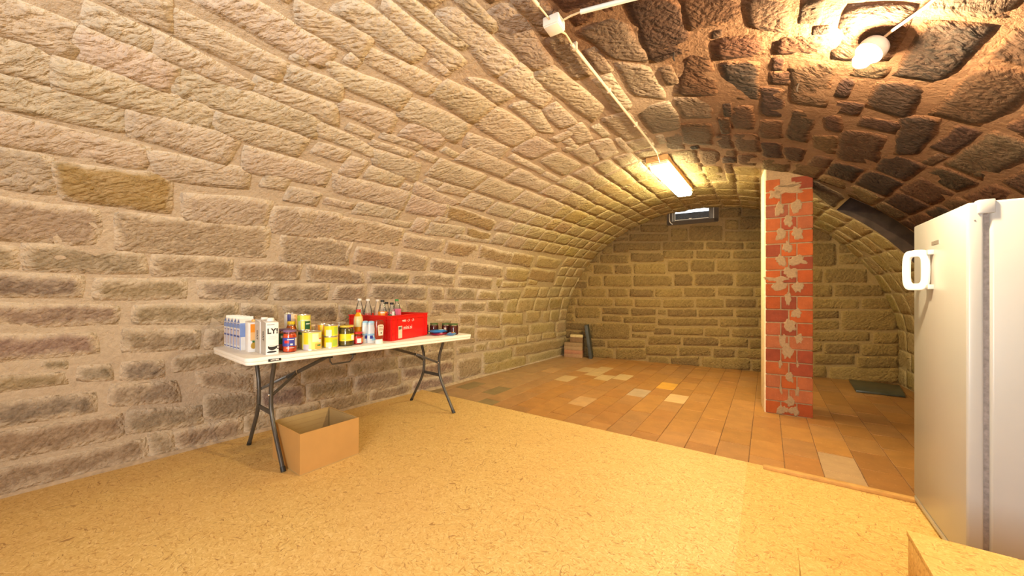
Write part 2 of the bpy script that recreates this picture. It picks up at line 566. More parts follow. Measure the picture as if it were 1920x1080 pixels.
def stone(surf, quad, tone, mort_fn, parent, bulge=0.016, cell=0.055, wob=0.012, name='stone', grow=0.012, smear=1.0, relief=1.0):
    """one rough-hewn block: quad = TL, TR, BR, BL as (a, b) on the surface"""
    q = np.array(quad, float).reshape(4, 2)
    if grow:                                            # joints are thinner than the traced gaps
        for i in range(4):
            d1 = q[i] - q[(i + 1) % 4]; d2 = q[i] - q[(i - 1) % 4]
            q[i] = q[i] + grow * (d1 / (np.linalg.norm(d1) + 1e-6) + d2 / (np.linalg.norm(d2) + 1e-6))
    L = 0.5 * (np.linalg.norm(q[1] - q[0]) + np.linalg.norm(q[2] - q[3]))
    H = 0.5 * (np.linalg.norm(q[3] - q[0]) + np.linalg.norm(q[2] - q[1]))
    if L < 0.04 or H < 0.03: return None
    nu, nv = int(np.clip(round(L / cell), 4, 22)), int(np.clip(round(H / cell), 4, 12))
    u = np.linspace(-1, 1, nu + 1); v = np.linspace(-1, 1, nv + 1)
    # one extra skirt ring that dives below the mortar
    u = np.concatenate([[-1.0], u * (1 - 0.25 / nu), [1.0]]); v = np.concatenate([[-1.0], v * (1 - 0.25 / nv), [1.0]])
    U, V = np.meshgrid(u, v, indexing='ij')
    asp = np.clip(H / L, 0.15, 1)
    Uw = U * (1 - 0.10 * asp * np.abs(V) ** 6); Vw = V * (1 - 0.10 * np.abs(U) ** (8 / asp))
    fu, fv = (Uw + 1) / 2, (Vw + 1) / 2
    ab = (((1 - fu) * (1 - fv))[..., None] * q[0] + (fu * (1 - fv))[..., None] * q[1] + (fu * fv)[..., None] * q[2] + ((1 - fu) * fv)[..., None] * q[3])
    a, b = ab[..., 0].ravel(), ab[..., 1].ravel()
    a = a + wob * fbm(a * 5, b * 5, 1.7, 2, 21); b = b + wob * fbm(a * 5, b * 5, 8.2, 2, 22)
    STONE_N[0] += 1
    k = STONE_N[0]
    de = np.minimum((1 - np.abs(U)) * L / 2, (1 - np.abs(V)) * H / 2).ravel()
    e = np.clip(de / min(0.06, H * 0.35), 0, 1)
    es = np.clip(de / min(0.035, H * 0.25), 0, 1) ** 0.7
    tilt = (U.ravel() * random.uniform(-1, 1) + V.ravel() * random.uniform(-1, 1)) * 0.004
    low = 0.006 * fbm(a * 1.7, b * 1.7, 4.4, 2, 8)
    h = low - 0.003 + es * (0.003 + bulge * random.uniform(0.4, 1.2)) + es * (0.008 * fbm(a * 9, b * 9, k * 3.3, 3, 31) + tilt)
    rim = (np.abs(U) > 0.9999) | (np.abs(V) > 0.9999)
    h[rim.ravel()] = -0.04
    v3 = surf(a, b, h)
    c0 = v3.mean(0)
    me = bpy.data.meshes.new(name)
    me.from_pydata((v3 - c0).tolist(), [], grid_faces(len(u), len(v)))
    me.materials.append(M_STONE)
    t = np.broadcast_to(tone, (len(a), 3)) if np.ndim(tone) == 1 else tone
    ox, oy, rot = random.uniform(0, 50), random.uniform(0, 50), random.uniform(-0.25, 0.25)
    uu, vv = b - b.mean(), a - a.mean()
    uv = np.c_[uu * math.cos(rot) - vv * math.sin(rot) + ox, uu * math.sin(rot) + vv * math.cos(rot) + oy]
    set_attrs(me, t, mort_fn(a, b), np.clip(e / smear, 0, 1), uv)
    ra = me.attributes.new('relief', 'FLOAT', 'POINT'); ra.data.foreach_set('value', np.full(len(a), relief, np.float32))
    me.polygons.foreach_set('use_smooth', [True] * len(me.polygons))
    me.update()
    o = bpy.data.objects.new(name, me)
    COL.objects.link(o)
    o.location = c0.tolist()
    if parent is not None: o.parent = parent
    return o


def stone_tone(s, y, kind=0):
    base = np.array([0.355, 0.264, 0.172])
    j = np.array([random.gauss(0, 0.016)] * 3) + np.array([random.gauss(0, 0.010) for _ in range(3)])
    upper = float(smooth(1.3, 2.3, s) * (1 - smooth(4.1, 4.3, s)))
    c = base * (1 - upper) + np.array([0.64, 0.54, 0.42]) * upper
    if y > 3.4:                                       # tube light's yellow cast painted into the far-end stones
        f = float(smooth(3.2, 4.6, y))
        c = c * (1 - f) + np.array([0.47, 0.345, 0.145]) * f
    if kind == 1: c = np.array([0.43, 0.295, 0.13])
    if kind == 2: c = np.array([0.245, 0.19, 0.145])
    if kind == 3: c = np.array([0.29, 0.19, 0.145])
    if kind == 0 and s < 1.2 and random.random() < 0.3: c = c * 0.85
    k = float(soot(np.array([s]), np.array([y]))[0])
    k = min(1, k * random.uniform(0.85, 1.1))
    if s > 4.1 and y < 5.2 and k > 0.3:
        dk = random.choice([(0.022, 0.012, 0.009), (0.034, 0.017, 0.011), (0.05, 0.024, 0.015), (0.075, 0.036, 0.021)])
    else:
        dk = (0.20, 0.12, 0.075)
    c = c * (1 - k) + np.array(dk) * k
    return np.clip(c + j * (1 - 0.8 * k), 0.02, 0.9)


# traced block outlines, (s, y) on the vault and (w, z) on the back wall, metres; first number: 1 ochre, 2 dark, 3 reddish
VAULT=[[0,0.18,0.08,0.17,0.65,0.03,0.66,0.06,0.08],[0,0.2,0.67,0.19,0.78,0.03,0.79,0.03,0.67],[0,0.17,0.79,0.17,1.2,0.02,1.2,0.05,0.8],[0,0.18,1.22,0.17,1.44,0.0,1.44,0.02,1.23],[0,0.17,1.46,0.16,1.81,-0.03,1.81,0.0,1.46],[0,0.17,1.84,0.16,2.3,-0.05,2.3,-0.02,1.84],[3,0.15,2.33,0.14,2.83,-0.07,2.83,-0.05,2.33],[3,0.14,2.87,0.12,3.48,0.01,3.48,0.0,2.87],[0,0.17,4.03,0.15,5.04,-0.03,5.04,0.02,4.03],[0,0.13,5.12,0.13,6.31,0.01,6.31,-0.01,5.15],[0,0.42,0.07,0.36,0.54,0.22,0.55,0.24,0.07],[0,0.37,0.57,0.33,0.94,0.2,0.95,0.23,0.56],[0,0.4,0.96,0.36,1.3,0.18,1.3,0.21,0.96],[0,0.36,1.33,0.34,1.67,0.18,1.67,0.19,1.33],[0,0.34,1.7,0.33,2.12,0.16,2.12,0.19,1.7],[3,0.33,2.16,0.32,2.68,0.12,2.68,0.16,2.16],[3,0.31,2.72,0.3,3.48,0.16,3.48,0.19,2.72],[0,0.29,3.56,0.29,3.98,0.05,3.98,0.04,3.56],[0,0.32,4.03,0.32,4.7,0.12,4.7,0.15,4.03],[0,0.33,4.76,0.31,6.31,0.15,6.31,0.18,4.76],[2,0.57,0.08,0.54,0.41,0.42,0.42,0.44,0.1],[0,0.58,0.49,0.54,0.8,0.39,0.82,0.43,0.47],[0,0.58,0.91,0.51,1.27,0.36,1.27,0.48,0.93],[3,0.51,1.3,0.48,1.63,0.36,1.63,0.39,1.3],[0,0.49,1.65,0.47,2.07,0.35,2.07,0.36,1.65],[0,0.47,2.1,0.46,2.65,0.34,2.65,0.35,2.1],[0,0.46,2.68,0.44,3.48,0.31,3.48,0.34,2.68],[0,0.73,0.06,0.69,0.29,0.63,0.3,0.63,0.06],[2,0.72,0.35,0.72,0.47,0.62,0.49,0.64,0.34],[2,0.72,0.53,0.71,0.73,0.59,0.74,0.61,0.53],[0,0.72,0.78,0.72,1.08,0.62,1.15,0.61,0.79],[0,0.7,1.15,0.68,1.45,0.53,1.46,0.57,1.15],[0,0.68,1.48,0.66,1.91,0.52,1.91,0.54,1.48],[0,0.66,1.94,0.64,2.48,0.49,2.48,0.51,1.94],[0,0.62,2.52,0.61,3.05,0.47,3.05,0.49,2.52],[0,0.59,3.1,0.58,3.48,0.46,3.48,0.47,3.1],[3,0.96,0.06,0.93,0.4,0.81,0.43,0.79,0.06],[0,0.95,0.53,0.91,0.92,0.77,0.93,0.8,0.53],[0,0.91,0.96,0.89,1.21,0.75,1.22,0.76,0.97],[0,0.89,1.23,0.87,1.61,0.7,1.62,0.73,1.24],[0,0.86,1.64,0.84,2.05,0.7,2.06,0.71,1.65],[0,0.86,2.08,0.85,2.59,0.68,2.61,0.71,2.09],[0,0.84,2.63,0.82,3.07,0.64,3.09,0.67,2.65],[3,1.15,0.06,1.11,0.5,0.99,0.5,1.02,0.06],[0,1.11,0.57,1.11,1.13,0.95,1.14,0.99,0.57],[0,1.11,1.16,1.09,1.41,0.96,1.43,0.95,1.18],[0,1.08,1.47,1.09,1.92,0.92,1.93,0.97,1.5],[0,1.07,1.94,1.05,2.24,0.88,2.27,0.92,1.98],[0,1.05,2.27,1.05,2.65,0.86,2.69,0.88,2.3],[2,1.31,0.06,1.31,0.35,1.18,0.36,1.18,0.06],[0,1.3,0.4,1.29,0.82,1.16,0.83,1.16,0.41],[0,1.29,0.88,1.29,1.33,1.15,1.33,1.16,0.9],[0,1.28,1.37,1.28,1.8,1.14,1.81,1.15,1.39],[0,1.51,0.12,1.48,0.59,1.35,0.62,1.34,0.13],[0,1.48,0.63,1.47,1.05,1.34,1.06,1.33,0.64],[0,1.46,1.07,1.46,1.53,1.33,1.54,1.32,1.1],[0,1.45,1.58,1.44,2.02,1.31,2.06,1.31,1.61],[0,1.47,0.06,1.47,0.11,1.35,0.11,1.34,0.06],[0,1.75,0.05,1.75,0.37,1.52,0.39,1.51,0.06],[0,1.75,0.43,1.76,1.23,1.51,1.26,1.49,0.46],[0,1.74,1.31,1.71,1.85,1.49,1.93,1.47,1.35],[0,2.03,0.05,2.01,0.2,1.83,0.21,1.81,0.05],[1,1.99,0.22,2.03,0.63,1.8,0.66,1.8,0.25],[0,1.93,0.71,1.98,1.16,1.76,1.19,1.76,0.74],[0,1.94,1.2,1.98,1.67,1.73,1.77,1.73,1.25],[0,2.2,0.05,2.18,0.51,2.07,0.52,2.05,0.05],[0,2.16,0.53,2.19,0.96,2.06,1.0,2.02,0.59],[0,2.34,0.91,2.34,1.41,2.2,1.44,2.19,0.95],[0,2.37,0.04,2.39,0.4,2.27,0.43,2.22,0.05],[0,2.38,0.42,2.39,0.85,2.21,0.85,2.25,0.44],[0,2.54,0.18,2.53,0.71,2.4,0.73,2.41,0.18],[0,2.57,0.04,2.55,0.17,2.42,0.18,2.41,0.04],[0,2.52,0.73,2.53,1.17,2.39,1.18,2.4,0.74],[0,2.71,0.23,2.7,0.52,2.56,0.53,2.56,0.22],[0,2.69,0.53,2.71,1.16,2.57,1.2,2.55,0.54],[0,2.71,0.04,2.71,0.23,2.57,0.21,2.58,0.04],[0,2.82,0.23,2.81,0.42,2.73,0.42,2.75,0.23],[0,2.82,0.42,2.75,0.79,2.72,0.79,2.72,0.43],[0,2.8,0.8,2.84,1.21,2.72,1.27,2.74,0.8],[0,2.96,0.44,2.95,0.87,2.84,0.87,2.86,0.46],[0,2.87,0.25,3.01,0.43,2.87,0.45,2.85,0.38],[0,2.94,0.89,2.98,1.15,2.9,1.2,2.86,0.91],[0,3.07,0.99,3.13,1.49,3.01,1.52,2.98,1.15],[0,3.05,0.49,3.19,0.66,3.14,1.01,3.03,1.01],[0,3.25,1.11,3.31,1.58,3.18,1.58,3.19,1.15],[0,3.28,0.78,3.31,1.1,3.19,1.13,3.19,0.82],[0,3.35,0.89,3.44,0.94,3.42,1.34,3.32,1.35],[0,3.35,1.58,3.39,1.99,3.17,2.01,3.2,1.6],[0,3.1,1.52,3.15,2.01,2.95,2.07,2.97,1.54],[0,2.89,1.21,2.95,1.54,2.8,1.6,2.81,1.26],[0,2.68,1.16,2.62,1.61,2.58,1.63,2.59,1.21],[0,3.51,1.03,3.51,1.55,3.43,1.53,3.48,1.04],[0,3.64,1.24,3.7,1.26,3.72,1.76,3.57,1.78],[0,3.8,1.4,3.9,1.4,3.85,1.9,3.75,1.89],[0,3.58,1.79,3.72,1.78,3.7,2.19,3.58,2.27],[0,3.45,1.67,3.5,1.75,3.54,2.0,3.4,2.0],[0,3.18,2.02,3.38,2.01,3.38,2.53,3.15,2.55],[0,3.46,2.08,3.58,2.13,3.48,2.63,3.41,2.53],[0,3.58,2.3,3.68,2.28,3.67,2.64,3.56,2.63],[0,3.12,2.59,3.35,2.57,3.37,2.89,3.13,2.87],[0,3.16,2.97,3.33,2.97,3.36,3.42,3.14,3.46],[0,3.73,1.92,3.83,1.9,3.92,2.57,3.77,2.74],[0,3.93,1.72,4.01,1.72,3.99,2.14,3.9,2.14],[0,3.94,1.39,4.04,1.47,4.02,1.71,3.93,1.68],[0,3.6,2.68,3.69,2.67,3.65,3.02,3.53,2.99],[0,3.63,3.06,3.75,3.09,3.72,3.47,3.55,3.5],[0,3.07,2.08,3.13,2.51,2.98,2.59,2.95,2.15],[0,2.62,1.61,2.63,1.99,2.46,2.08,2.51,1.66],[0,2.31,1.46,2.33,2.12,2.15,2.16,2.19,1.52],[0,2.45,2.09,2.35,2.68,2.3,2.62,2.34,2.15],[0,2.31,2.15,2.29,2.58,2.16,2.62,2.13,2.21],[1,2.28,2.61,2.24,3.36,2.13,3.37,2.16,2.66],[0,1.96,1.35,1.92,2.3,1.76,2.32,1.74,1.42],[0,1.88,2.34,1.86,2.85,1.74,2.88,1.74,2.42],[1,1.87,2.9,1.88,3.37,1.7,3.44,1.7,2.95],[1,1.88,3.42,1.82,4.16,1.67,4.12,1.7,3.5],[1,1.85,4.09,1.83,4.61,1.64,4.65,1.67,4.16],[1,2.07,3.05,2.05,3.44,1.97,3.45,1.98,3.12],[0,2.05,2.56,2.06,3.0,1.99,3.03,1.98,2.58],[0,1.72,1.87,1.65,1.89,1.47,1.91,1.58,1.85],[0,1.68,1.93,1.66,2.31,1.48,2.36,1.51,1.96],[0,1.67,2.37,1.64,2.76,1.48,2.79,1.48,2.43],[0,1.64,2.81,1.6,3.23,1.46,3.25,1.48,2.87],[0,1.61,3.29,1.6,4.05,1.44,4.13,1.48,3.3],[0,1.61,4.13,1.58,4.7,1.39,4.76,1.41,4.23],[1,1.62,4.72,1.59,5.46,1.38,5.53,1.43,4.77],[0,1.84,4.7,1.83,5.38,1.66,5.45,1.65,4.78],[0,1.45,1.78,1.42,2.08,1.31,2.13,1.31,1.83],[0,1.42,2.13,1.43,2.6,1.32,2.62,1.31,2.17],[0,1.43,2.65,1.43,3.27,1.28,3.31,1.32,2.69],[0,1.43,3.33,1.41,3.96,1.27,4.0,1.28,3.4],[0,1.26,1.87,1.29,2.16,1.14,2.2,1.14,1.86],[0,1.29,2.23,1.28,2.9,1.12,2.93,1.15,2.23],[0,1.26,2.93,1.26,3.15,1.12,3.2,1.12,2.98],[0,1.26,3.2,1.26,3.72,1.11,3.76,1.12,3.22],[1,1.24,3.77,1.21,4.14,1.1,4.19,1.11,3.79],[0,1.24,4.21,1.21,4.73,1.09,4.73,1.1,4.23],[0,1.1,2.67,1.09,2.97,0.94,3.0,0.96,2.73],[0,1.07,3.05,1.06,3.45,0.92,3.49,0.97,3.08],[0,1.06,3.51,1.05,3.99,0.93,3.99,0.95,3.52],[0,1.08,4.01,1.08,4.36,0.91,4.42,0.92,4.06],[0,0.88,3.86,0.85,4.36,0.67,4.39,0.71,3.89],[0,0.9,3.53,0.88,3.83,0.75,3.85,0.75,3.56],[0,0.88,4.39,0.85,4.92,0.68,4.96,0.71,4.42],[0,0.88,5.01,0.87,5.41,0.68,5.46,0.7,5.05],[0,0.74,3.56,0.72,3.84,0.57,3.85,0.58,3.57],[0,0.68,3.89,0.64,4.43,0.48,4.44,0.52,3.9],[0,0.67,4.48,0.64,5.11,0.48,5.12,0.51,4.49],[0,0.65,5.17,0.63,5.93,0.46,5.93,0.49,5.18],[0,4.15,2.12,4.3,2.24,4.3,2.68,4.14,2.55],[0,4.33,3.16,4.52,3.22,4.48,3.7,4.27,3.6],[0,4.18,3.29,4.29,3.35,4.24,3.74,4.13,3.68],[0,4.36,2.7,4.56,2.78,4.54,3.09,4.35,3.05],[0,4.69,2.93,4.79,2.94,4.79,3.35,4.67,3.33],[0,4.85,3.19,4.97,3.18,4.99,3.5,4.86,3.55],[0,5.03,2.99,5.13,3.01,5.14,3.56,5.03,3.53],[0,5.19,3.01,5.26,3.0,5.3,3.25,5.23,3.27],[0,4.68,3.44,4.83,3.46,4.84,3.88,4.67,3.88],[0,4.86,3.62,4.99,3.65,5.01,4.02,4.88,4.02],[0,5.02,3.7,5.15,3.71,5.15,4.03,5.06,4.04],[0,5.18,3.4,5.32,3.35,5.34,3.68,5.22,3.73],[0,5.32,3.22,5.53,3.17,5.6,3.69,5.39,3.8],[0,4.84,2.68,4.95,2.71,4.97,3.11,4.86,3.1],[0,4.37,3.79,4.52,3.86,4.48,4.34,4.33,4.26],[0,4.34,4.34,4.49,4.38,4.46,4.95,4.31,4.9],[0,4.68,3.99,4.81,3.98,4.81,4.31,4.68,4.3],[0,4.34,1.66,4.52,1.76,4.53,2.18,4.32,2.21],[0,5.35,2.55,5.5,2.52,5.55,2.9,5.36,2.83],[0,5.52,2.88,5.65,2.79,5.73,3.3,5.65,3.4],[0,4.53,1.76,4.76,1.85,4.78,1.97,4.53,2.0],[0,4.78,1.86,4.93,1.9,4.94,2.12,4.8,2.05],[0,4.08,1.76,4.29,1.76,4.31,2.19,4.16,2.07],[0,4.5,2.25,4.61,2.23,4.61,2.75,4.36,2.67],[0,4.67,2.36,4.82,2.39,4.82,2.86,4.65,2.8],[0,4.96,2.36,5.14,2.41,5.18,2.9,5.02,2.89]]
BACK=[[2.34,1.98,2.85,1.94,2.85,1.83,2.34,1.86],[1.7,2.02,2.32,1.98,2.32,1.85,1.7,1.88],[2.86,1.94,3.15,1.92,3.15,1.81,2.86,1.83],[1.7,1.88,2.17,1.85,2.17,1.72,1.7,1.74],[2.2,1.85,2.68,1.82,2.68,1.7,2.2,1.72],[2.7,1.82,3.15,1.79,3.15,1.68,2.7,1.7],[1.77,1.72,2.1,1.71,2.1,1.51,1.77,1.52],[2.12,1.71,2.47,1.69,2.47,1.5,2.12,1.51],[2.49,1.69,3.15,1.66,3.15,1.48,2.49,1.5],[1.23,1.48,1.85,1.46,1.85,1.28,1.23,1.28],[1.87,1.5,2.16,1.49,2.16,1.28,1.87,1.28],[2.17,1.49,2.72,1.48,2.72,1.27,2.17,1.28],[2.74,1.48,3.15,1.46,3.15,1.27,2.74,1.27],[1.58,1.25,2.01,1.25,2.01,1.1,1.58,1.1],[2.02,1.26,2.48,1.26,2.48,1.11,2.02,1.1],[2.5,1.26,2.98,1.25,2.98,1.12,2.5,1.12],[2.99,1.25,3.15,1.25,3.15,1.11,2.99,1.11],[1.7,1.07,2.18,1.08,2.18,0.93,1.7,0.92],[2.2,1.09,2.59,1.09,2.59,0.94,2.2,0.93],[2.6,1.09,3.01,1.09,3.01,0.95,2.6,0.94],[3.02,1.09,3.15,1.1,3.15,0.95,3.02,0.95],[1.25,1.07,1.68,1.07,1.68,0.93,1.25,0.92],[1.77,0.91,2.22,0.92,2.22,0.79,1.77,0.77],[2.23,0.92,2.72,0.93,2.72,0.81,2.23,0.79],[2.74,0.92,3.15,0.93,3.15,0.81,2.74,0.8],[1.62,0.75,2.52,0.78,2.52,0.66,1.62,0.62],[2.53,0.78,3.04,0.8,3.04,0.67,2.53,0.64],[3.05,0.79,3.15,0.8,3.15,0.67,3.05,0.67],[1.56,0.59,1.85,0.6,1.85,0.48,1.56,0.46],[1.87,0.6,2.31,0.62,2.31,0.5,1.87,0.47],[2.32,0.62,2.67,0.64,2.67,0.5,2.32,0.48],[2.69,0.63,3.15,0.66,3.15,0.51,2.69,0.49],[1.47,0.44,1.99,0.47,1.99,0.32,1.47,0.28],[2.01,0.46,2.52,0.49,2.52,0.35,2.01,0.31],[2.53,0.48,2.91,0.5,2.91,0.35,2.53,0.33],[2.92,0.48,3.15,0.5,3.15,0.35,2.92,0.33],[1.43,0.27,1.94,0.31,1.94,0.14,1.43,0.1],[1.95,0.3,2.42,0.33,2.42,0.18,1.95,0.14],[2.44,0.31,2.74,0.33,2.74,0.18,2.44,0.15],[2.76,0.33,3.15,0.36,3.15,0.2,2.76,0.16],[1.47,0.09,1.81,0.12,1.81,-0.04,1.47,-0.07],[1.82,0.12,2.26,0.16,2.26,-0.01,1.82,-0.05],[2.28,0.15,2.94,0.2,2.94,0.01,2.28,-0.06],[2.95,0.17,3.15,0.19,3.15,0.01,2.95,-0.01],[2.6,2.13,3.1,2.09,3.1,1.93,2.6,1.97],[2.6,2.31,2.79,2.29,2.79,2.13,2.6,2.15],[2.8,2.34,3.15,2.31,3.15,2.1,2.8,2.13],[1.83,2.24,2.09,2.22,2.09,2.0,1.83,2.02],[2.1,2.27,2.58,2.22,2.58,1.97,2.1,2.0],[1.34,2.35,1.8,2.31,1.8,2.17,1.34,2.21],[1.16,2.2,1.8,2.15,1.8,2.03,1.16,2.07],[0.98,2.06,1.68,2.01,1.68,1.88,0.98,1.92],[0.42,1.48,0.69,1.48,0.69,1.28,0.42,1.28],[0.71,1.49,1.21,1.48,1.21,1.27,0.71,1.28],[0.29,1.25,0.76,1.25,0.76,1.09,0.29,1.09],[0.79,1.25,1.14,1.25,1.14,1.1,0.79,1.09],[1.16,1.25,1.57,1.24,1.57,1.1,1.16,1.1],[0.21,1.07,0.88,1.08,0.88,0.93,0.21,0.92],[0.91,1.08,1.23,1.08,1.23,0.94,0.91,0.93],[0.17,0.9,0.66,0.91,0.66,0.71,0.17,0.69],[0.68,0.91,1.16,0.92,1.16,0.79,0.68,0.78],[1.18,0.91,1.6,0.92,1.6,0.79,1.18,0.77],[0.68,0.76,1.04,0.77,1.04,0.66,0.68,0.65],[1.06,0.76,1.6,0.78,1.6,0.66,1.06,0.64],[0.45,0.62,1.18,0.65,1.18,0.36,0.45,0.32],[1.2,0.63,1.6,0.65,1.6,0.52,1.2,0.49],[0.45,0.31,0.75,0.33,0.75,0.2,0.45,0.18],[0.77,0.33,1.43,0.37,1.43,0.23,0.77,0.18],[0.48,0.16,0.89,0.19,0.89,0.0,0.48,-0.03],[0.92,0.19,1.45,0.23,1.45,0.03,0.92,-0.02],[0.52,1.69,0.88,1.67,0.88,1.5,0.52,1.51],[0.9,1.67,1.22,1.66,1.22,1.5,0.9,1.5],[1.23,1.68,1.75,1.66,1.75,1.48,1.23,1.5],[0.64,1.86,1.16,1.83,1.16,1.68,0.64,1.7],[1.18,1.87,1.73,1.84,1.73,1.68,1.18,1.7],[0.88,2.05,1.16,2.04,1.16,1.87,0.88,1.88],[3.65,1.52,3.78,1.52,3.78,1.31,3.65,1.31],[3.79,1.52,4.25,1.5,4.25,1.3,3.79,1.31],[3.65,1.29,3.89,1.29,3.89,1.12,3.65,1.12],[3.9,1.29,4.41,1.29,4.41,1.13,3.9,1.12],[3.65,1.1,4.17,1.1,4.17,0.96,3.65,0.95],[4.18,1.11,4.47,1.11,4.47,0.96,4.18,0.96],[3.65,0.93,3.96,0.94,3.96,0.82,3.65,0.81],[3.65,0.79,3.96,0.8,3.96,0.67,3.65,0.65],[3.97,0.94,4.54,0.95,4.54,0.69,3.97,0.66],[3.65,0.63,4.27,0.66,4.27,0.53,3.65,0.49],[4.29,0.66,4.55,0.67,4.55,0.52,4.29,0.5],[3.65,0.49,3.78,0.49,3.78,0.35,3.65,0.34],[3.79,0.48,4.17,0.51,4.17,0.36,3.79,0.32],[4.18,0.49,4.55,0.52,4.55,0.36,4.18,0.33],[3.68,0.32,4.12,0.35,4.12,0.21,3.68,0.17],[4.13,0.32,4.55,0.36,4.55,0.2,4.13,0.16],[3.65,0.15,3.83,0.17,3.83,-0.0,3.65,-0.02],[3.85,0.16,4.55,0.23,4.55,0.01,3.85,-0.08],[3.65,1.88,3.93,1.86,3.93,1.53,3.65,1.54],[3.65,2.1,3.88,2.08,3.88,1.88,3.65,1.89]]


S_L, S_R = 1.15, ST - 1.15
ys = np.linspace(Y_FRONT, Y_BACK, 141)
wall_left = shell('wall_left', vault, np.linspace(-0.06, S_L, 26), ys, mortar_tone, seed=3)
NICHE = (5.655, 6.85, 4.68, 5.30)                       # blocked-up opening low in the right of the vault: s0, s1, y0, y1
sc_, sr_ = np.unique(np.concatenate([np.linspace(S_L, NICHE[0], 88), np.linspace(NICHE[0], NICHE[1], 24), [S_R]])), np.linspace(S_R, ST + 0.06, 26)
yn = np.unique(np.concatenate([np.linspace(Y_FRONT, NICHE[2], 104), np.linspace(NICHE[2], NICHE[3], 12), np.linspace(NICHE[3], Y_BACK, 28)]))
sm_, ym_ = (sc_[1:] + sc_[:-1]) / 2, (yn[1:] + yn[:-1]) / 2
ceiling = shell('ceiling', vault, sc_, yn, mortar_tone, seed=3, skip=((sm_ > NICHE[0]) & (sm_ < NICHE[1]))[:, None] & ((ym_ > NICHE[2]) & (ym_ < NICHE[3]))[None, :])
wall_right = shell('wall_right', vault, sr_, ys, mortar_tone, seed=3)


def owner(s): return wall_left if s < S_L else (wall_right if s > S_R else ceiling)


RES = 0.02
ns, ny = int((ST + 0.2) / RES), int((Y_BACK - Y_FRONT) / RES)
occ = np.zeros((ns, ny), bool)


def mark(q, pad=0.02):
    """rasterise a quad into the occupancy map"""
    p = np.array(q, float).reshape(4, 2)
    c = p.mean(0)
    p = c + (p - c) * (1 + pad * 2 / max(0.05, np.linalg.norm(p - c, axis=1).mean()))
    i0, i1 = [int(np.clip((t + 0.1) / RES, 0, ns - 1)) for t in (p[:, 0].min(), p[:, 0].max())]
    j0, j1 = [int(np.clip((t - Y_FRONT) / RES, 0, ny - 1)) for t in (p[:, 1].min(), p[:, 1].max())]
    I, J = np.meshgrid(np.arange(i0, i1 + 1), np.arange(j0, j1 + 1), indexing='ij')
    s, y = I * RES - 0.1, J * RES + Y_FRONT
    ins = np.ones(I.shape, bool); inn = np.ones(I.shape, bool)
    for k in range(4):
        a, b = p[k], p[(k + 1) % 4]
        cr = (b[0] - a[0]) * (y - a[1]) - (b[1] - a[1]) * (s - a[0])
        ins &= cr >= 0; inn &= cr <= 0
    occ[i0:i1 + 1, j0:j1 + 1] |= ins | inn


mark((NICHE[0], NICHE[2], NICHE[0], NICHE[3], NICHE[1], NICHE[3], NICHE[1], NICHE[2]), 0.01)
nb_ = MB()
ks = np.linspace(NICHE[0], NICHE[1], 9)
for y_, flip in ((NICHE[2], 0), (NICHE[3], 1)):        # jambs
    o_ = vault(ks, np.full(9, y_), np.full(9, -0.004)); i_ = vault(ks, np.full(9, y_), np.full(9, -0.30))
    nb_.add(list(o_) + list(i_), [(k, k + 1, 10 + k, 9 + k) for k in range(8)])
b0, b1 = vault(ks, np.full(9, NICHE[2]), np.full(9, -0.30)), vault(ks, np.full(9, NICHE[3]), np.full(9, -0.30))
nb_.add(list(b0) + list(b1), [(k, k + 1, 10 + k, 9 + k) for k in range(8)])
for s_ in (NICHE[0], NICHE[1]):                        # lintel and sill
    e_ = [vault(np.array([s_]), np.array([y_]), np.array([h_]))[0] for y_, h_ in ((NICHE[2], -0.004), (NICHE[3], -0.004), (NICHE[3], -0.30), (NICHE[2], -0.30))]
    nb_.add(e_, [(0, 1, 2, 3)])
tag(nb_.build('trim_2', plain('niche_stone', (0.075, 0.048, 0.034), 0.9, var=0.3, scale=9, bump=0.5), smooth=False), kind='structure')
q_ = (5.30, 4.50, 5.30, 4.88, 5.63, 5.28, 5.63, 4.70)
stone(vault, q_, np.array([0.12, 0.08, 0.06]), mortar_tone, ceiling, bulge=0.006, relief=0.15, smear=0.4, grow=0.0)  # pillar's shadow on the vault, painted as a smooth dark stone
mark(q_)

for d in VAULT:
    kind, q = d[0], np.array(d[1:]).reshape(4, 2)
    for i in (0, 3):                                   # blocks cut by the left edge of the view run on
        if q[i, 1] < 0.12: q[i, 1] -= 0.45
    q[:, 0] = np.clip(q[:, 0], -0.05, ST)
    s, y = q.mean(0)
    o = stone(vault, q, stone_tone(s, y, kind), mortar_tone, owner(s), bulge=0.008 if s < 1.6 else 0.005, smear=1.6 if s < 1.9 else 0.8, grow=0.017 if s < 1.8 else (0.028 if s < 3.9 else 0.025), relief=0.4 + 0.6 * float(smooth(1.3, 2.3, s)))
    if o is not None: mark(q)

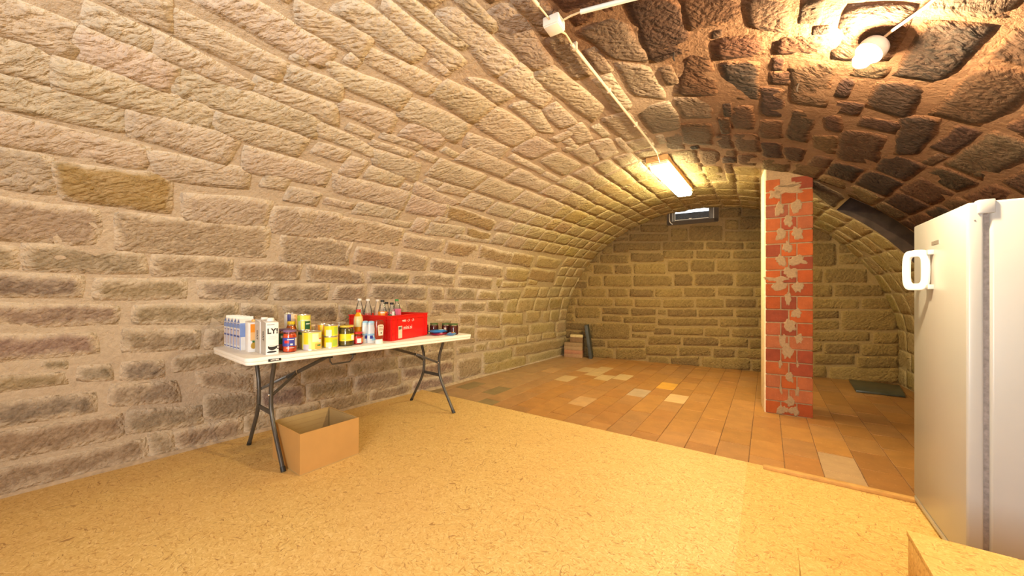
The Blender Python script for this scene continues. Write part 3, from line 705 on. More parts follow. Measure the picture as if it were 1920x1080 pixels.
# the courses nobody traced: same block sizes, laid where the map is still free
for ps, (base_h, thr, minlen) in enumerate(((0.215, 0.20, 0.14), (0.135, 0.12, 0.12), (0.085, 0.08, 0.10))):
    s0 = 0.0
    while s0 < ST - 0.05:
        hgt = min(base_h * random.uniform(0.88, 1.18) * (1.1 if s0 > 3.2 and ps == 0 else 1), ST - s0)
        i0, i1 = int((s0 + 0.1) / RES), int((s0 + hgt + 0.1) / RES)
        free = occ[i0:i1].mean(0) < thr
        j = 0
        while j < ny:
            if not free[j]: j += 1; continue
            e = j
            while e < ny and free[e]: e += 1
            y, y1 = j * RES + Y_FRONT, e * RES + Y_FRONT
            while y1 - y > minlen:
                ln = random.uniform(0.34, 0.72) if y < 3.0 else random.uniform(0.24, 0.46)
                if y1 - y < ln * 1.4: ln = y1 - y
                g = 0.010
                sm = s0 + hgt / 2
                hidden = y + ln < -0.9 or (sm > 6.9 and y < 2.0) or (y < 0.1 and sm > 2.6)
                if not hidden:
                    q = (s0 + hgt - g, y + g, s0 + hgt - g, y + ln - g, s0 + g, y + ln - g, s0 + g, y + g)
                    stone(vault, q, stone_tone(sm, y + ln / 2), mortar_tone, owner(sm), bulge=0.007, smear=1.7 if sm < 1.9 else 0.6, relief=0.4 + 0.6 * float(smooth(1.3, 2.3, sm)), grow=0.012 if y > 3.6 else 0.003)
                    mark(q, 0.005)
                y += ln
            j = e
        s0 += hgt if ps == 0 else hgt * 0.5


# ------------------------------------------------------------------ back wall, with the window opening
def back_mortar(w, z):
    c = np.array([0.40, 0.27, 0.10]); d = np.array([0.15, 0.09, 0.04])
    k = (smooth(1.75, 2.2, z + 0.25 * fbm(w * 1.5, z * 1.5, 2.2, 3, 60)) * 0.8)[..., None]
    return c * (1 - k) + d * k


WIN = (1.83, 2.46, 2.345, 2.56)                         # w0, w1, z0, z1
ww = np.concatenate([np.linspace(-0.25, WIN[0], 40), np.linspace(WIN[0], WIN[1], 12)[1:], np.linspace(WIN[1], BWL + 0.35, 44)[1:]])
zz = np.concatenate([np.linspace(-0.05, WIN[2], 44), np.linspace(WIN[2], WIN[3], 5)[1:], [2.62, 2.7, 2.8]])
wc, zc = (ww[1:] + ww[:-1]) / 2, (zz[1:] + zz[:-1]) / 2
skip = ((wc > WIN[0]) & (wc < WIN[1]))[:, None] & ((zc > WIN[2]) & (zc < WIN[3]))[None, :]
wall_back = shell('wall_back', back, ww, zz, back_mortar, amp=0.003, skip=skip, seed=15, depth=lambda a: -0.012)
for d in BACK:
    q = np.array(d).reshape(4, 2)
    w, z = q.mean(0)
    t = np.array(random.choice([(0.32, 0.21, 0.075), (0.27, 0.175, 0.065), (0.36, 0.24, 0.085), (0.23, 0.145, 0.06)]))
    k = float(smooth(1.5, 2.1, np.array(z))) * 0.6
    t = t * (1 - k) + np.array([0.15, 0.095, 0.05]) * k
    g = 0.006
    q = q + np.array([[g, -g], [-g, -g], [-g, g], [g, g]])
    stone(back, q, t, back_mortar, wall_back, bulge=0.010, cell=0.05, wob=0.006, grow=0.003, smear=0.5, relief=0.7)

bocc = np.zeros((150, 250), bool)                       # rows z, columns w, 2 cm
for d in BACK:
    q = np.array(d).reshape(4, 2)
    i0, i1 = [int(np.clip(t / 0.02, 0, 149)) for t in (q[:, 1].min(), q[:, 1].max())]
    j0, j1 = [int(np.clip((t + 0.1) / 0.02, 0, 249)) for t in (q[:, 0].min(), q[:, 0].max())]
    bocc[i0:i1 + 1, j0:j1 + 1] = True
bocc[int((WIN[2] - 0.03) / 0.02):, int((WIN[0] + 0.05) / 0.02):int((WIN[1] + 0.17) / 0.02)] = True
for hgt, thr in ((0.155, 0.15), (0.105, 0.12), (0.07, 0.1)):
    z0 = 0.0
    while z0 < 2.5:
        free = bocc[int(z0 / 0.02):int((z0 + hgt) / 0.02)].mean(0) < thr
        j = 0
        while j < 250:
            if not free[j]: j += 1; continue
            e = j
            while e < 250 and free[e]: e += 1
            w0, w1 = j * 0.02 - 0.1, e * 0.02 - 0.1
            while w1 - w0 > 0.12:
                ln = random.uniform(0.3, 0.55)
                if w1 - w0 < ln * 1.4: ln = w1 - w0
                wc_ = BW0[0] + BWD[0] * (w0 + ln / 2)
                X_ = abs(wc_ - CX) / half_width(6.5)
                if X_ < 1.02 and z0 < Z0 + RISE * math.sqrt(max(0.0, 1 - min(1, X_) ** 2)) + 0.05:
                    t = np.array(random.choice([(0.30, 0.20, 0.075), (0.25, 0.165, 0.065), (0.21, 0.135, 0.06)]))
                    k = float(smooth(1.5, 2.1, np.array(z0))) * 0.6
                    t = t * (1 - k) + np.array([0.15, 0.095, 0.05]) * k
                    stone(back, (w0 + 0.008, z0 + hgt - 0.008, w0 + ln - 0.008, z0 + hgt - 0.008, w0 + ln - 0.008, z0 + 0.008, w0 + 0.008, z0 + 0.008), t, back_mortar, wall_back, bulge=0.010, cell=0.05, wob=0.006, grow=0.002, smear=0.5, relief=0.7)
                    bocc[int(z0 / 0.02):int((z0 + hgt) / 0.02), max(0, int((w0 + 0.1) / 0.02)):int((w0 + ln + 0.1) / 0.02)] = True
                w0 += ln
            j = e
        z0 += hgt if hgt > 0.15 else 0.04

# unseen front wall; its doorway is added to hold the fill light
wf = MB()
wf.box((-4.2, -1.62, -0.05), (-0.9, -1.5, 2.9)).box((0.7, -1.62, -0.05), (2.6, -1.5, 2.9)).box((-0.9, -1.62, 2.3), (0.7, -1.5, 2.9))
tag(wf.build('wall_front_unseen', M_COAT), kind='structure')
# ------------------------------------------------------------------ floor: terracotta tiles, chipboard panels
fl = MB()
fl.box((-3.7, Y_FRONT - 0.1, -0.12), (2.3, 7.0, -0.004))
floor = tag(fl.build('floor', M_GROUND), kind='structure')
TW, TL, JT = 0.206, 0.345, 0.0052
tile_me = {}
TCOL = [(0.55, 0.255, 0.07), (0.57, 0.27, 0.075), (0.53, 0.24, 0.07), (0.585, 0.285, 0.09), (0.54, 0.265, 0.09)]


def add_tile(x0, x1, y0, y1, colr, dz):
    key = (round(x1 - x0, 3), round(y1 - y0, 3))
    if key not in tile_me:
        m = MB()
        a, b = (x1 - x0) / 2 - JT / 2, (y1 - y0) / 2 - JT / 2
        m.box((-a, -b, -0.03), (a, b, 0))
        o = m.build('tile', M_TILE, floor, bevel=0.0015, bseg=1)
        tile_me[key] = o.data
    else:
        o = bpy.data.objects.new('tile', tile_me[key])
        COL.objects.link(o)
        o.parent = floor
    o.location = ((x0 + x1) / 2, (y0 + y1) / 2, dz)
    o.rotation_euler = (random.uniform(-0.003, 0.003), random.uniform(-0.003, 0.003), random.uniform(-0.004, 0.004))
    o.color = (*colr, 1)


OSB_Y = 2.985
for i in range(-16, 8):
    x0 = 0.100 + TW * (i - 1)
    xm = x0 + TW / 2
    y = OSB_Y - 0.12 + (0.17 if i % 2 else 0.0)
    y -= TL
    while y < wall_y(xm) + 0.05:
        y1 = min(y + TL, wall_y(xm) + 0.06)
        yc = (y + y1) / 2
        lim = half_width(yc)
        if y1 > OSB_Y - 0.05 and abs(xm - CX) < lim + 0.05:
            c = 0.81 * np.array(random.choice(TCOL)) * random.uniform(0.94, 1.06)
            grey = 0.75 * float(smooth(-2.0, -2.9, np.array(xm)))      # dusty tiles along the left wall
            c = c * (1 - grey) + np.array([0.46, 0.30, 0.15]) * grey
            if -2.4 < xm < -1.5 and 4.5 < yc < 5.6 and random.random() < 0.62: c = np.array([0.62, 0.42, 0.20])
            if xm < -2.1 and yc < 3.6 and random.random() < 0.4: c = np.array([0.30, 0.22, 0.10])
            if xm > 0.5: c = c * 0.82
            if random.random() < 0.03: c = np.array([0.58, 0.34, 0.15])
            if abs(xm - 0.41) < 0.12 and abs(yc - 3.2) < 0.2: c = np.array([0.50, 0.32, 0.165])  # tan tile by the lath, paled to paint in a gloss highlight
            if abs(xm + 0.83) < 0.12 and abs(yc - 4.35) < 0.2: c = np.array([0.72, 0.46, 0.22])
            if abs(xm + 1.03) < 0.12 and abs(yc - 5.05) < 0.2: c = np.array([0.75, 0.38, 0.06])
            if abs(xm + 1.24) < 0.12 and abs(yc - 4.35) < 0.2: c = np.array([0.52, 0.36, 0.22])
            add_tile(x0, x0 + TW, y, y1, c, random.uniform(-0.002, 0.002))
        y += TL


def left_x(y): return CX - half_width(y)


def panel(x0, x1, y0, y1, m_=None):
    m = MB()
    pts = [(x0 if x0 is not None else left_x(y0) - 0.02, y0 + 0.0003), (x1 - 0.0003, y0 + 0.0003), (x1 - 0.0003, y1 - 0.0003), (x0 if x0 is not None else left_x(y1) - 0.02, y1 - 0.0003)]
    m.prism(pts, 0.003, 0.025)
    o = m.build('chipboard_panel', m_ or M_OSB, floor)
    return o


panel(None, -2.2, 1.735, OSB_Y); panel(-2.2, -0.11, 1.735, OSB_Y); panel(-0.11, 2.2, 1.735, OSB_Y, M_OSB2)
panel(None, -1.4, 0.485, 1.735); panel(-1.4, -0.27, 0.485, 1.735); panel(-0.27, 2.2, 0.485, 1.735, M_OSB2)
panel(None, -2.2, Y_FRONT, 0.485); panel(-2.2, 0.3, Y_FRONT, 0.485); panel(0.3, 2.2, Y_FRONT, 0.485)

# grey dust strip along the foot of the left wall is the wall's own spilled mortar
sp = MB()
for i in range(36):
    y0 = -0.3 + i * 0.19; y1 = y0 + 0.19
    d0, d1 = [0.035 + 0.02 * float(vnoise(np.array([y * 3.0]), np.array([0.5]))[0]) for y in (y0, y1)]
    z = 0.025 if y1 < OSB_Y + 0.1 else 0.0
    sp.add([(left_x(y0) - 0.02, y0, z + 0.028), (left_x(y0) + d0, y0, z), (left_x(y1) + d1, y1, z), (left_x(y1) - 0.02, y1, z + 0.028)], [(0, 1, 2, 3)])
tag(sp.build('trim_1', plain('mortar_fillet', (0.46, 0.35, 0.24), 0.95, var=0.2, scale=25, bump=0.4)), kind='structure')

# ------------------------------------------------------------------ window in the back wall, light shaft beyond it
WM = plain('grey_window_frame', (0.075, 0.06, 0.055), 0.5, var=0.15)
WE = plain('worn_steel_edge', (0.55, 0.50, 0.47), 0.45, 0.3)
win = tag(bpy.data.objects.new('window_1', None), kind='structure')
COL.objects.link(win)
win.location = (BW0[0] + BWD[0] * WIN[0], BW0[1] + BWD[1] * WIN[0], WIN[2])
win.rotation_euler = (0, 0, math.atan2(BWD[1], BWD[0]))
Wd, Hd = WIN[1] - WIN[0], WIN[3] - WIN[2]
rv = MB()                                                # reveal and light shaft behind (local +y is outwards)
rv.box((-0.05, 0.0, -0.06), (Wd + 0.05, 0.30, 0.0)).box((-0.06, 0.0, -0.05), (0.0, 0.30, Hd + 0.1)).box((Wd, 0.0, -0.05), (Wd + 0.06, 0.30, Hd + 0.1))
rv.build('reveal', plain('dark_reveal', (0.06, 0.042, 0.032), 0.9), win)
sh = MB()
sh.box((-0.5, 0.62, -0.4), (Wd + 0.5, 0.72, 0.243))
sh.box((-0.6, 0.30, -0.45), (Wd + 0.6, 0.72, -0.38))
sh.build('light_shaft', plain('shaft_concrete', (0.022, 0.019, 0.017), 0.9, var=0.3, scale=12), win)
fr = MB()
fr.box((0.0, 0.02, 0.0), (0.055, 0.07, Hd)).box((Wd - 0.075, 0.02, 0.0), (Wd, 0.07, Hd)).box((0.055, 0.02, 0.0), (Wd - 0.075, 0.07, 0.018)).box((0.055, 0.02, Hd - 0.012), (Wd - 0.075, 0.07, Hd))
fr.build('window_frame', WM, win, bevel=0.002)
sb = MB()
sb.box((0.060, 0.010, 0.006), (0.066, 0.03, Hd)).box((Wd - 0.012, 0.010, 0.0), (Wd - 0.007, 0.03, Hd)).box((0.060, 0.008, 0.014), (Wd - 0.08, 0.028, 0.022)).box((0.0, 0.004, -0.006), (Wd, 0.02, 0.0)).box((0.024, 0.008, 0.0), (0.028, 0.028, Hd))
sb.build('sash_edge', WE, win)
hd = MB()
hd.box((0.27, -0.006, 0.016), (0.31, 0.012, 0.034)); hd.build('window_catch', WE, win, bevel=0.003)
pn = MB()
pn.box((0.055, 0.042, 0.018), (Wd - 0.075, 0.048, Hd - 0.012))
pn.build('pane', clear_mat('window_glass', (0.97, 0.98, 0.98), 0.99, 0.02), win)
cw = MB()
pts = [(-0.018, -0.012, 0.14), (-0.020, -0.014, 0.06), (-0.014, -0.016, 0.0), (0.01, -0.018, -0.035), (0.03, -0.014, -0.045)]
cw.tube(pts, 0.007, 6)
cw.build('cable', WE, win)

# ------------------------------------------------------------------ brick pillar
pil = empty('brick_pillar', 'red brick pillar with smeared mortar rising from the tiles to the vault', 'pillar', (0.157, 4.60, 0.0), math.radians(5.0))
PW = 0.365
core = MB()
core.box((-PW / 2 + 0.008, -PW / 2 + 0.008, -0.01), (PW / 2 - 0.008, PW / 2 - 0.008, 2.26))
# mortar packing up to the slope of the vault
core.hull2([(-PW / 2 + 0.004, -PW / 2 + 0.004, 2.14), (PW / 2 - 0.004, -PW / 2 + 0.004, 2.14), (PW / 2 - 0.004, PW / 2 - 0.01, 2.14), (-PW / 2 + 0.004, PW / 2 - 0.01, 2.14)],
           [(-PW / 2 + 0.004, -PW / 2 + 0.004, 2.42), (PW / 2 - 0.004, -PW / 2 + 0.004, 2.30), (PW / 2 - 0.004, PW / 2 - 0.01, 2.30), (-PW / 2 + 0.004, PW / 2 - 0.01, 2.42)])
core.build('mortar_core', M_PLASTER, pil)
ct = MB()
ct.box((-PW / 2 - 0.012, -PW / 2 + 0.008, 0.0), (-PW / 2 + 0.006, PW / 2, 2.42))
ct.build('plaster_coat', M_COAT, pil, bevel=0.004)
RED = [(0.36, 0.068, 0.010), (0.40, 0.082, 0.012), (0.33, 0.058, 0.010), (0.37, 0.085, 0.018), (0.27, 0.048, 0.016)]
CH = 2.29 / 18
rows3 = {0, 2, 4, 7, 9, 11, 13, 15}                     # courses of three, from the floor up
brick_me = {}
for r in range(18):
    three = (r in (0, 2, 4, 6, 8, 10, 12, 14, 16))
    parts_ = [(-PW / 2, -PW / 2 + 0.115), (-PW / 2 + 0.125, PW / 2 - 0.125), (PW / 2 - 0.115, PW / 2)] if three else [(-PW / 2, -0.006), (0.006, PW / 2)]
    if r == 17: parts_ = [(-PW / 2, -0.07), (0.02, PW / 2)]
    for side in (0, 1):                                 # front bricks and the ones behind them
        for (a, b) in parts_:
            comb = (r in (1, 5, 15)) or random.random() < 0.12
            key = (round(b - a, 3), comb)
            y0, y1 = (-PW / 2, -0.006) if side == 0 else (0.006, PW / 2)
            if key not in brick_me:
                m = MB()
                m.box((-(b - a) / 2, -(y1 - y0) / 2, -CH / 2 + 0.006), ((b - a) / 2, (y1 - y0) / 2, CH / 2 - 0.006))
                o = m.build('brick', M_BRICKG if comb else M_BRICK, pil, bevel=0.003, bseg=1)
                brick_me[key] = o.data
            else:
                o = bpy.data.objects.new('brick', brick_me[key]); COL.objects.link(o); o.parent = pil
            o.location = ((a + b) / 2, (y0 + y1) / 2 + random.uniform(-0.0025, 0.0015), (r + 0.5) * CH)
            c = np.array(random.choice(RED)) * random.uniform(0.85, 1.1)
            if comb: c = c * 0.8 + np.array([0.45, 0.22, 0.13]) * 0.2
            o.color = (*c, 1)


def blob(cx, cz, rx, rz, seed):
    m = MB()
    n = 30
    ring, ring2 = [], []
    for i in range(n):
        a = 2 * math.pi * i / n
        k = 1 + 0.5 * float(fbm(np.array([math.cos(a) * 1.6 + seed * 5.1]), np.array([math.sin(a) * 1.6]), 0.4, 3, 77)[0])
        ring.append((cx + rx * k * math.cos(a), -PW / 2 - 0.0005 + 0.004, cz + rz * k * math.sin(a)))
        ring2.append((cx + rx * k * 0.75 * math.cos(a), -PW / 2 - 0.0045, cz + rz * k * 0.75 * math.sin(a)))
    f = [(i, (i + 1) % n, n + (i + 1) % n, n + i) for i in range(n)] + [tuple(range(n, 2 * n))]
    m.add(ring + ring2, f)
    m.build('mortar_smear', M_PLASTER, pil, smooth=False)


# (x across the face in thirds of its width, course from the top, half sizes)
for (fx, row, rx, rz) in [(0.45, 0.55, 0.13, 0.055), (0.20, 0.85, 0.055, 0.05), (0.55, 0.25, 0.10, 0.03), (0.28, 2.0, 0.042, 0.062), (0.66, 2.0, 0.05, 0.066), (0.50, 3.0, 0.034, 0.055),
                          (0.32, 4.0, 0.038, 0.060), (0.68, 4.0, 0.048, 0.066), (0.47, 5.0, 0.042, 0.066), (0.32, 6.0, 0.058, 0.060), (0.71, 6.0, 0.065, 0.058), (0.52, 7.0, 0.05, 0.07), (0.22, 7.45, 0.09, 0.026),
                          (0.30, 8.0, 0.055, 0.06), (0.68, 8.1, 0.05, 0.055), (0.48, 9.0, 0.028, 0.06), (0.66, 10.0, 0.045, 0.055), (0.53, 11.0, 0.05, 0.066), (0.36, 12.2, 0.032, 0.07), (0.72, 12.0, 0.034, 0.05),
                          (0.47, 13.0, 0.045, 0.075), (0.32, 14.0, 0.016, 0.045), (0.68, 14.0, 0.014, 0.035), (0.51, 15.0, 0.034, 0.055), (0.33, 16.0, 0.014, 0.05), (0.67, 16.0, 0.018, 0.05), (0.52, 16.9, 0.04, 0.055), (0.38, 17.7, 0.05, 0.045), (0.60, 17.7, 0.04, 0.045)]:
    cz = 2.29 - (row * 0.985 + 0.35) * CH
    blob(-PW / 2 + fx * PW, max(0.05, cz), rx, rz, row + fx)

# ------------------------------------------------------------------ folding table
TA = np.array([0.0710, 0.9975]); TB = np.array([-0.9975, 0.0710]); TP0 = np.array([-2.54, 0.93])
TRZ = math.radians(-4.07)


def top_z(al): return 0.79 - 0.012 * al


def on_table(al, ac, dz=0.0):
    p = TP0 + TA * al + TB * ac
    return (float(p[0]), float(p[1]), top_z(al) + dz)


M_HDPE = plain('white_plastic_top', (0.90, 0.88, 0.82), 0.45, var=0.03, scale=60)
M_LEG = plain('dark_grey_steel', (0.085, 0.078, 0.07), 0.35, 0.4, var=0.1)
M_BLACKP = plain('black_plastic', (0.02, 0.02, 0.02), 0.5)
M_CHROME = plain('bright_rivet', (0.75, 0.73, 0.70), 0.25, 0.9)
M_WHITE = plain('white_print', (0.85, 0.84, 0.80), 0.6, var=0.02)
M_BLACK = plain('black_print', (0.018, 0.017, 0.017), 0.6, var=0.02)
tb = empty('folding_table', 'white plastic folding table on dark grey legs along the left wall', 'table', (TP0[0], TP0[1], 0.0), TRZ)
# local frame: +y along the table, -x towards the wall


def rrect(x0, x1, y0, y1, r, n=5):
    p = []
    for cx, cy, a0 in ((x1 - r, y0 + r, -90), (x1 - r, y1 - r, 0), (x0 + r, y1 - r, 90), (x0 + r, y0 + r, 180)):
        for i in range(n + 1):
            a = math.radians(a0 + 90 * i / n)
            p.append((cx + r * math.cos(a), cy + r * math.sin(a)))
    return p


TLEN, TWID, TTH = 1.83, 0.76, 0.046


def slab(x0, x1, y0, y1, r, d0, d1):
    p = rrect(x0, x1, y0, y1, r)
    return [(x, y, top_z(y) + d0) for x, y in p], [(x, y, top_z(y) + d1) for x, y in p]


m = MB()
m.hull2(*slab(-TWID, 0, -0.032, TLEN + 0.035, 0.045, -0.026, 0.0))
b_, t_ = slab(-TWID + 0.004, -0.004, -0.028, TLEN + 0.031, 0.042, -TTH, -0.026)
m.hull2(b_, t_)
m.build('table_top', M_HDPE, tb, bevel=0.006, bseg=3)
m = MB()                                                # the stepped grip moulded under the near end
m.box((-0.62, -0.018, top_z(0) - TTH - 0.006), (-0.14, 0.05, top_z(0) - TTH + 0.004))
m.build('edge_grip', M_HDPE, tb, bevel=0.003)
pl = MB()
pl.box((-0.0005, 0.082, top_z(0.14) - 0.032), (0.0022, 0.152, top_z(0.14) - 0.016))
plate = pl.build('name_plate', M_BLACK, tb, bevel=0.0008)
lettering('LIFETIME', 0.0118, plate, (0.0024, 0.1175, top_z(0.14) - 0.0240), (math.pi / 2, 0, math.pi / 2), M_WHITE, bold=0.0003)


def leg_frame(yl, sgn):
    """wishbone pair of legs in the plane y = yl; sgn: direction towards the table's middle"""
    zu = top_z(yl) - TTH + 0.004
    for side in (-1, 1):
        cx = -0.38
        prof = [(0.185, zu), (0.175, zu - 0.05), (0.125, 0.56), (0.118, 0.50), (0.118, 0.42), (0.125, 0.37), (0.16, 0.29), (0.335, 0.030)]
        pts = []
        for i in range(len(prof) - 1):
            for k in range(4):
                q = k / 4
                pts.append((cx + side * (prof[i][0] * (1 - q) + prof[i + 1][0] * q), yl, prof[i][1] * (1 - q) + prof[i + 1][1] * q))
        pts.append((cx + side * prof[-1][0], yl, prof[-1][1]))
        sm = [pts[0]] + [tuple((Vector(pts[i - 1]) + Vector(pts[i]) * 2 + Vector(pts[i + 1])) / 4) for i in range(1, len(pts) - 1)] + [pts[-1]]
        lg = MB()
        lg.tube(sm, 0.0135, 10)
        leg = lg.build('leg', M_LEG, tb, smooth=1.2)
        fc = MB()
        p, q = Vector(sm[-1]), Vector(sm[-2])
        d = (p - q).normalized()
        fc.tube([p - d * 0.028, p + d * 0.005], 0.0155, 10)
        fc.build('foot_cap', M_BLACKP, leg, smooth=1.2)
        rv_ = MB()
        rv_.lathe([(0.0085, 0), (0.0085, 0.004), (0.005, 0.006)], 10)
        rv_.build('rivet', M_CHROME, leg, loc=(cx + side * 0.118, yl - 0.0125, 0.485), rot=(math.pi / 2, 0, 0))
    cb = MB()
    cb.bar((-0.38 - 0.128, yl, 0.362), (-0.38 + 0.128, yl, 0.362), 0.012, 0.030)
    cb.build('crossbar', M_LEG, tb, bevel=0.003)
    jy, jz = yl + sgn * 0.20, 0.585
    for side in (-1, 1):
        fk = MB()
        fk.bar((-0.38 + side * 0.118, yl + sgn * 0.012, 0.485), (-0.38 + side * 0.016, jy, jz), 0.010, 0.020)
        fk.build('brace_fork', M_LEG, tb, bevel=0.002)
    br = MB()
    br.bar((-0.38, jy - sgn * 0.06, jz - 0.025), (-0.38, yl + sgn * 0.555, top_z(yl) - TTH - 0.02), 0.022, 0.024)
    bra = br.build('brace', M_LEG, tb, bevel=0.003)
    cl = MB()
    cl.tube([(-0.38, jy, jz - 0.026), (-0.405, jy, jz), (-0.38, jy, jz + 0.026), (-0.355, jy, jz)], 0.0035, 6, closed=True)
    cl.build('locking_ring', M_CHROME, bra)
    bk = MB()
    yb = yl + sgn * 0.555
    bk.box((-0.40, yb - 0.03, top_z(yb) - TTH - 0.035), (-0.36, yb + 0.03, top_z(yb) - TTH + 0.003))
    bk.build('brace_bracket', M_BLACKP, tb, bevel=0.004)


leg_frame(0.182, 1)
leg_frame(1.654, -1)
hb = MB()                                               # hinge loop under the table's middle
hz_ = top_z(0.9) - TTH
lp = [(-0.17, 0.535, hz_ + 0.004), (-0.17, 0.538, hz_ - 0.060), (-0.17, 0.555, hz_ - 0.085), (-0.17, 0.69, hz_ - 0.085), (-0.17, 0.712, hz_ - 0.060), (-0.17, 0.715, hz_ + 0.004)]
hb.tube(lp, 0.006, 8)
hb.build('hinge_loop', M_LEG, tb, smooth=1.2)
for yy in (0.535, 0.715):
    k = MB(); k.box((-0.19, yy - 0.016, hz_ - 0.035), (-0.15, yy + 0.016, hz_ + 0.004)); k.build('hinge_bracket', M_BLACKP, tb, bevel=0.003)

# ------------------------------------------------------------------ groceries
def P(name, rgb, rough=0.35, **kw): return plain(name, rgb, rough, var=kw.pop('var', 0.04), **kw)


M_CARTON = P('white_carton', (0.84, 0.83, 0.82))
M_CBLUE = P('pale_blue_carton', (0.22, 0.33, 0.68))
M_DBLUE = P('blue_print', (0.06, 0.10, 0.38))
M_LILAC = P('lilac_print', (0.60, 0.55, 0.62))
M_GREY = P('warm_grey_carton', (0.50, 0.45, 0.39))
M_RED = P('red_print', (0.62, 0.02, 0.02))
M_SAUCE = P('tomato_sauce', (0.60, 0.07, 0.01), 0.15, var=0.2)
M_ORANGE = P('orange_print', (0.85, 0.32, 0.03))
M_YELLOW = P('yellow_print', (0.88, 0.66, 0.02))
M_LEMON = P('lemon_print', (0.78, 0.74, 0.10))
M_LIME = P('lime_print', (0.42, 0.58, 0.06))
M_GREEN = P('green_print', (0.05, 0.22, 0.06))
M_DGREEN = P('dark_green_print', (0.015, 0.10, 0.04))
M_PALEG = P('pale_green_print', (0.62, 0.68, 0.40))
M_CREAM = P('cream_print', (0.85, 0.73, 0.56))
M_PURPLE = P('purple_lid', (0.20, 0.11, 0.24), 0.3)
M_NAVY = P('navy_label', (0.05, 0.06, 0.33))
M_TIN = P('tin', (0.70, 0.66, 0.58), 0.3, metal=0.8)
M_PICKLE = P('pickles_in_brine', (0.115, 0.085, 0.012), 0.1, var=0.5, scale=45)
M_JAM = P('dark_jam', (0.10, 0.012, 0.006), 0.12, var=0.3)
M_JUICE = P('orange_juice', (0.78, 0.34, 0.01), 0.12)
M_GLASS = clear_mat('clear_glass', (0.985, 0.99, 0.985), 0.99, 0.05)
M_PET = clear_mat('clear_bottle_plastic', (0.96, 0.96, 0.94), 0.90, 0.06)
M_PETY = clear_mat('amber_bottle_plastic', (0.95, 0.82, 0.55), 0.7, 0.06)
M_PINK = P('pink_label', (0.75, 0.16, 0.34))
M_PINKW = P('pale_pink_label', (0.85, 0.55, 0.62))
M_GCAP = P('green_cap', (0.05, 0.28, 0.07), 0.4)
M_LIDG = P('olive_green_lid', (0.07, 0.13, 0.03), 0.35)
M_SKY = P('sky_blue_print', (0.30, 0.58, 0.82))
M_BLUEP = P('blue_packet', (0.02, 0.22, 0.62), 0.25)
M_KETCH = P('ketchup_bottle', (0.27, 0.035, 0.012), 0.12)
M_CRATE = P('red_crate_plastic', (0.70, 0.012, 0.008), 0.35)
M_PAPER = P('aged_paper_label', (0.80, 0.62, 0.48), 0.7, var=0.1)
XW = (math.pi / 2, 0, math.pi / 2)                      # lettering on a face that looks along +x
YW = (math.pi / 2, 0, 0)                                # lettering on a face that looks along -y


def item(name, label, cat, al, ac, group=None, rz=0.0, dz=0.0):
    return empty(name, label, cat, on_table(al, ac, dz), TRZ + rz, group)


def plate_x(name, parent, m, x, y0, y1, z0, z1, t=0.0006, bev=0.0):
    k = MB(); k.box((x, y0, z0), (x + t, y1, z1)); return k.build(name, m, parent)


def plate_y(name, parent, m, y, x0, x1, z0, z1, t=0.0006):
    k = MB(); k.box((x0, y - t, z0), (x1, y, z1)); return k.build(name, m, parent)


# five blue and white milk cartons, wall to front
ORD = ['nearest the wall', 'second from the wall', 'middle one', 'fourth from the wall', 'frontmost']
CW, CD, CHT = 0.064, 0.092, 0.185


def milk_carton(t):
    m = MB()
    hw_, hd_ = CW / 2, CD / 2
    v = [(-hw_, -hd_, 0), (hw_, -hd_, 0), (hw_, hd_, 0), (-hw_, hd_, 0), (-hw_, -hd_, CHT), (hw_, -hd_, CHT), (hw_, hd_, CHT), (-hw_, hd_, CHT), (0, -hd_ + 0.004, CHT + 0.030), (0, hd_ - 0.004, CHT + 0.030)]
    f = [(0, 3, 2, 1), (0, 1, 5, 4), (1, 2, 6, 5), (2, 3, 7, 6), (3, 0, 4, 7), (4, 5, 8), (6, 7, 9), (5, 6, 9, 8), (7, 4, 8, 9)]
    m.add(v, f, [0, 0, 1, 0, 1, 1, 1, 0, 0])
    m.build('carton_body', [M_CARTON, M_CBLUE], t)
    fin = MB(); fin.box((-0.0012, -hd_ + 0.004, CHT + 0.028), (0.0012, hd_ - 0.004, CHT + 0.044)); fin.build('top_seam', M_CARTON, t)
    k = MB()
    k.add([(-hw_ * 0.82, -hd_ - 0.0007, CHT - 0.012), (hw_ * 0.82, -hd_ - 0.0007, CHT - 0.012), (0, -hd_ - 0.0007 + 0.003, CHT + 0.022)], [(0, 1, 2)])
    k.build('blue_flap', M_DBLUE, t)
    plate_y('upper_band', t, M_CBLUE, -hd_ - 0.0002, -hw_, hw_, CHT - 0.036, CHT - 0.008)
    plate_y('printed_panel', t, M_LILAC, -hd_ - 0.0002, -hw_ * 0.7, hw_ * 0.7, 0.03, CHT - 0.045)
    plate_y('printed_stripe', t, M_DBLUE, -hd_ - 0.001, -hw_ * 0.75, hw_ * 0.75, 0.088, 0.100)
    plate_y('printed_stripe', t, M_DBLUE, -hd_ - 0.001, -hw_ * 0.5, hw_ * 0.5, CHT - 0.055, CHT - 0.050)
    plate_y('printed_stripe', t, M_DBLUE, -hd_ - 0.001, -hw_ * 0.75, hw_ * 0.75, 0.010, 0.016)
    k = MB(); k.box((hw_, -hd_ * 0.9, 0.0), (hw_ + 0.0006, hd_ * 0.9, 0.09)); k.build('white_panel', M_CARTON, t)


first = None
for i in range(5):
    ac = 0.725 - i * 0.0675
    lab = 'blue and white milk carton at the table end, %s of the five' % ORD[i]
    if first is None:
        first = item('milk_carton', lab, 'milk carton', 0.085, ac, 'blue milk cartons in a row')
        milk_carton(first)
    else:
        r = first.copy(); COL.objects.link(r); r.location = on_table(0.085 + i * 0.002, ac); r['label'] = lab
        for ch in first.children:
            c = ch.copy(); COL.objects.link(c); c.parent = r

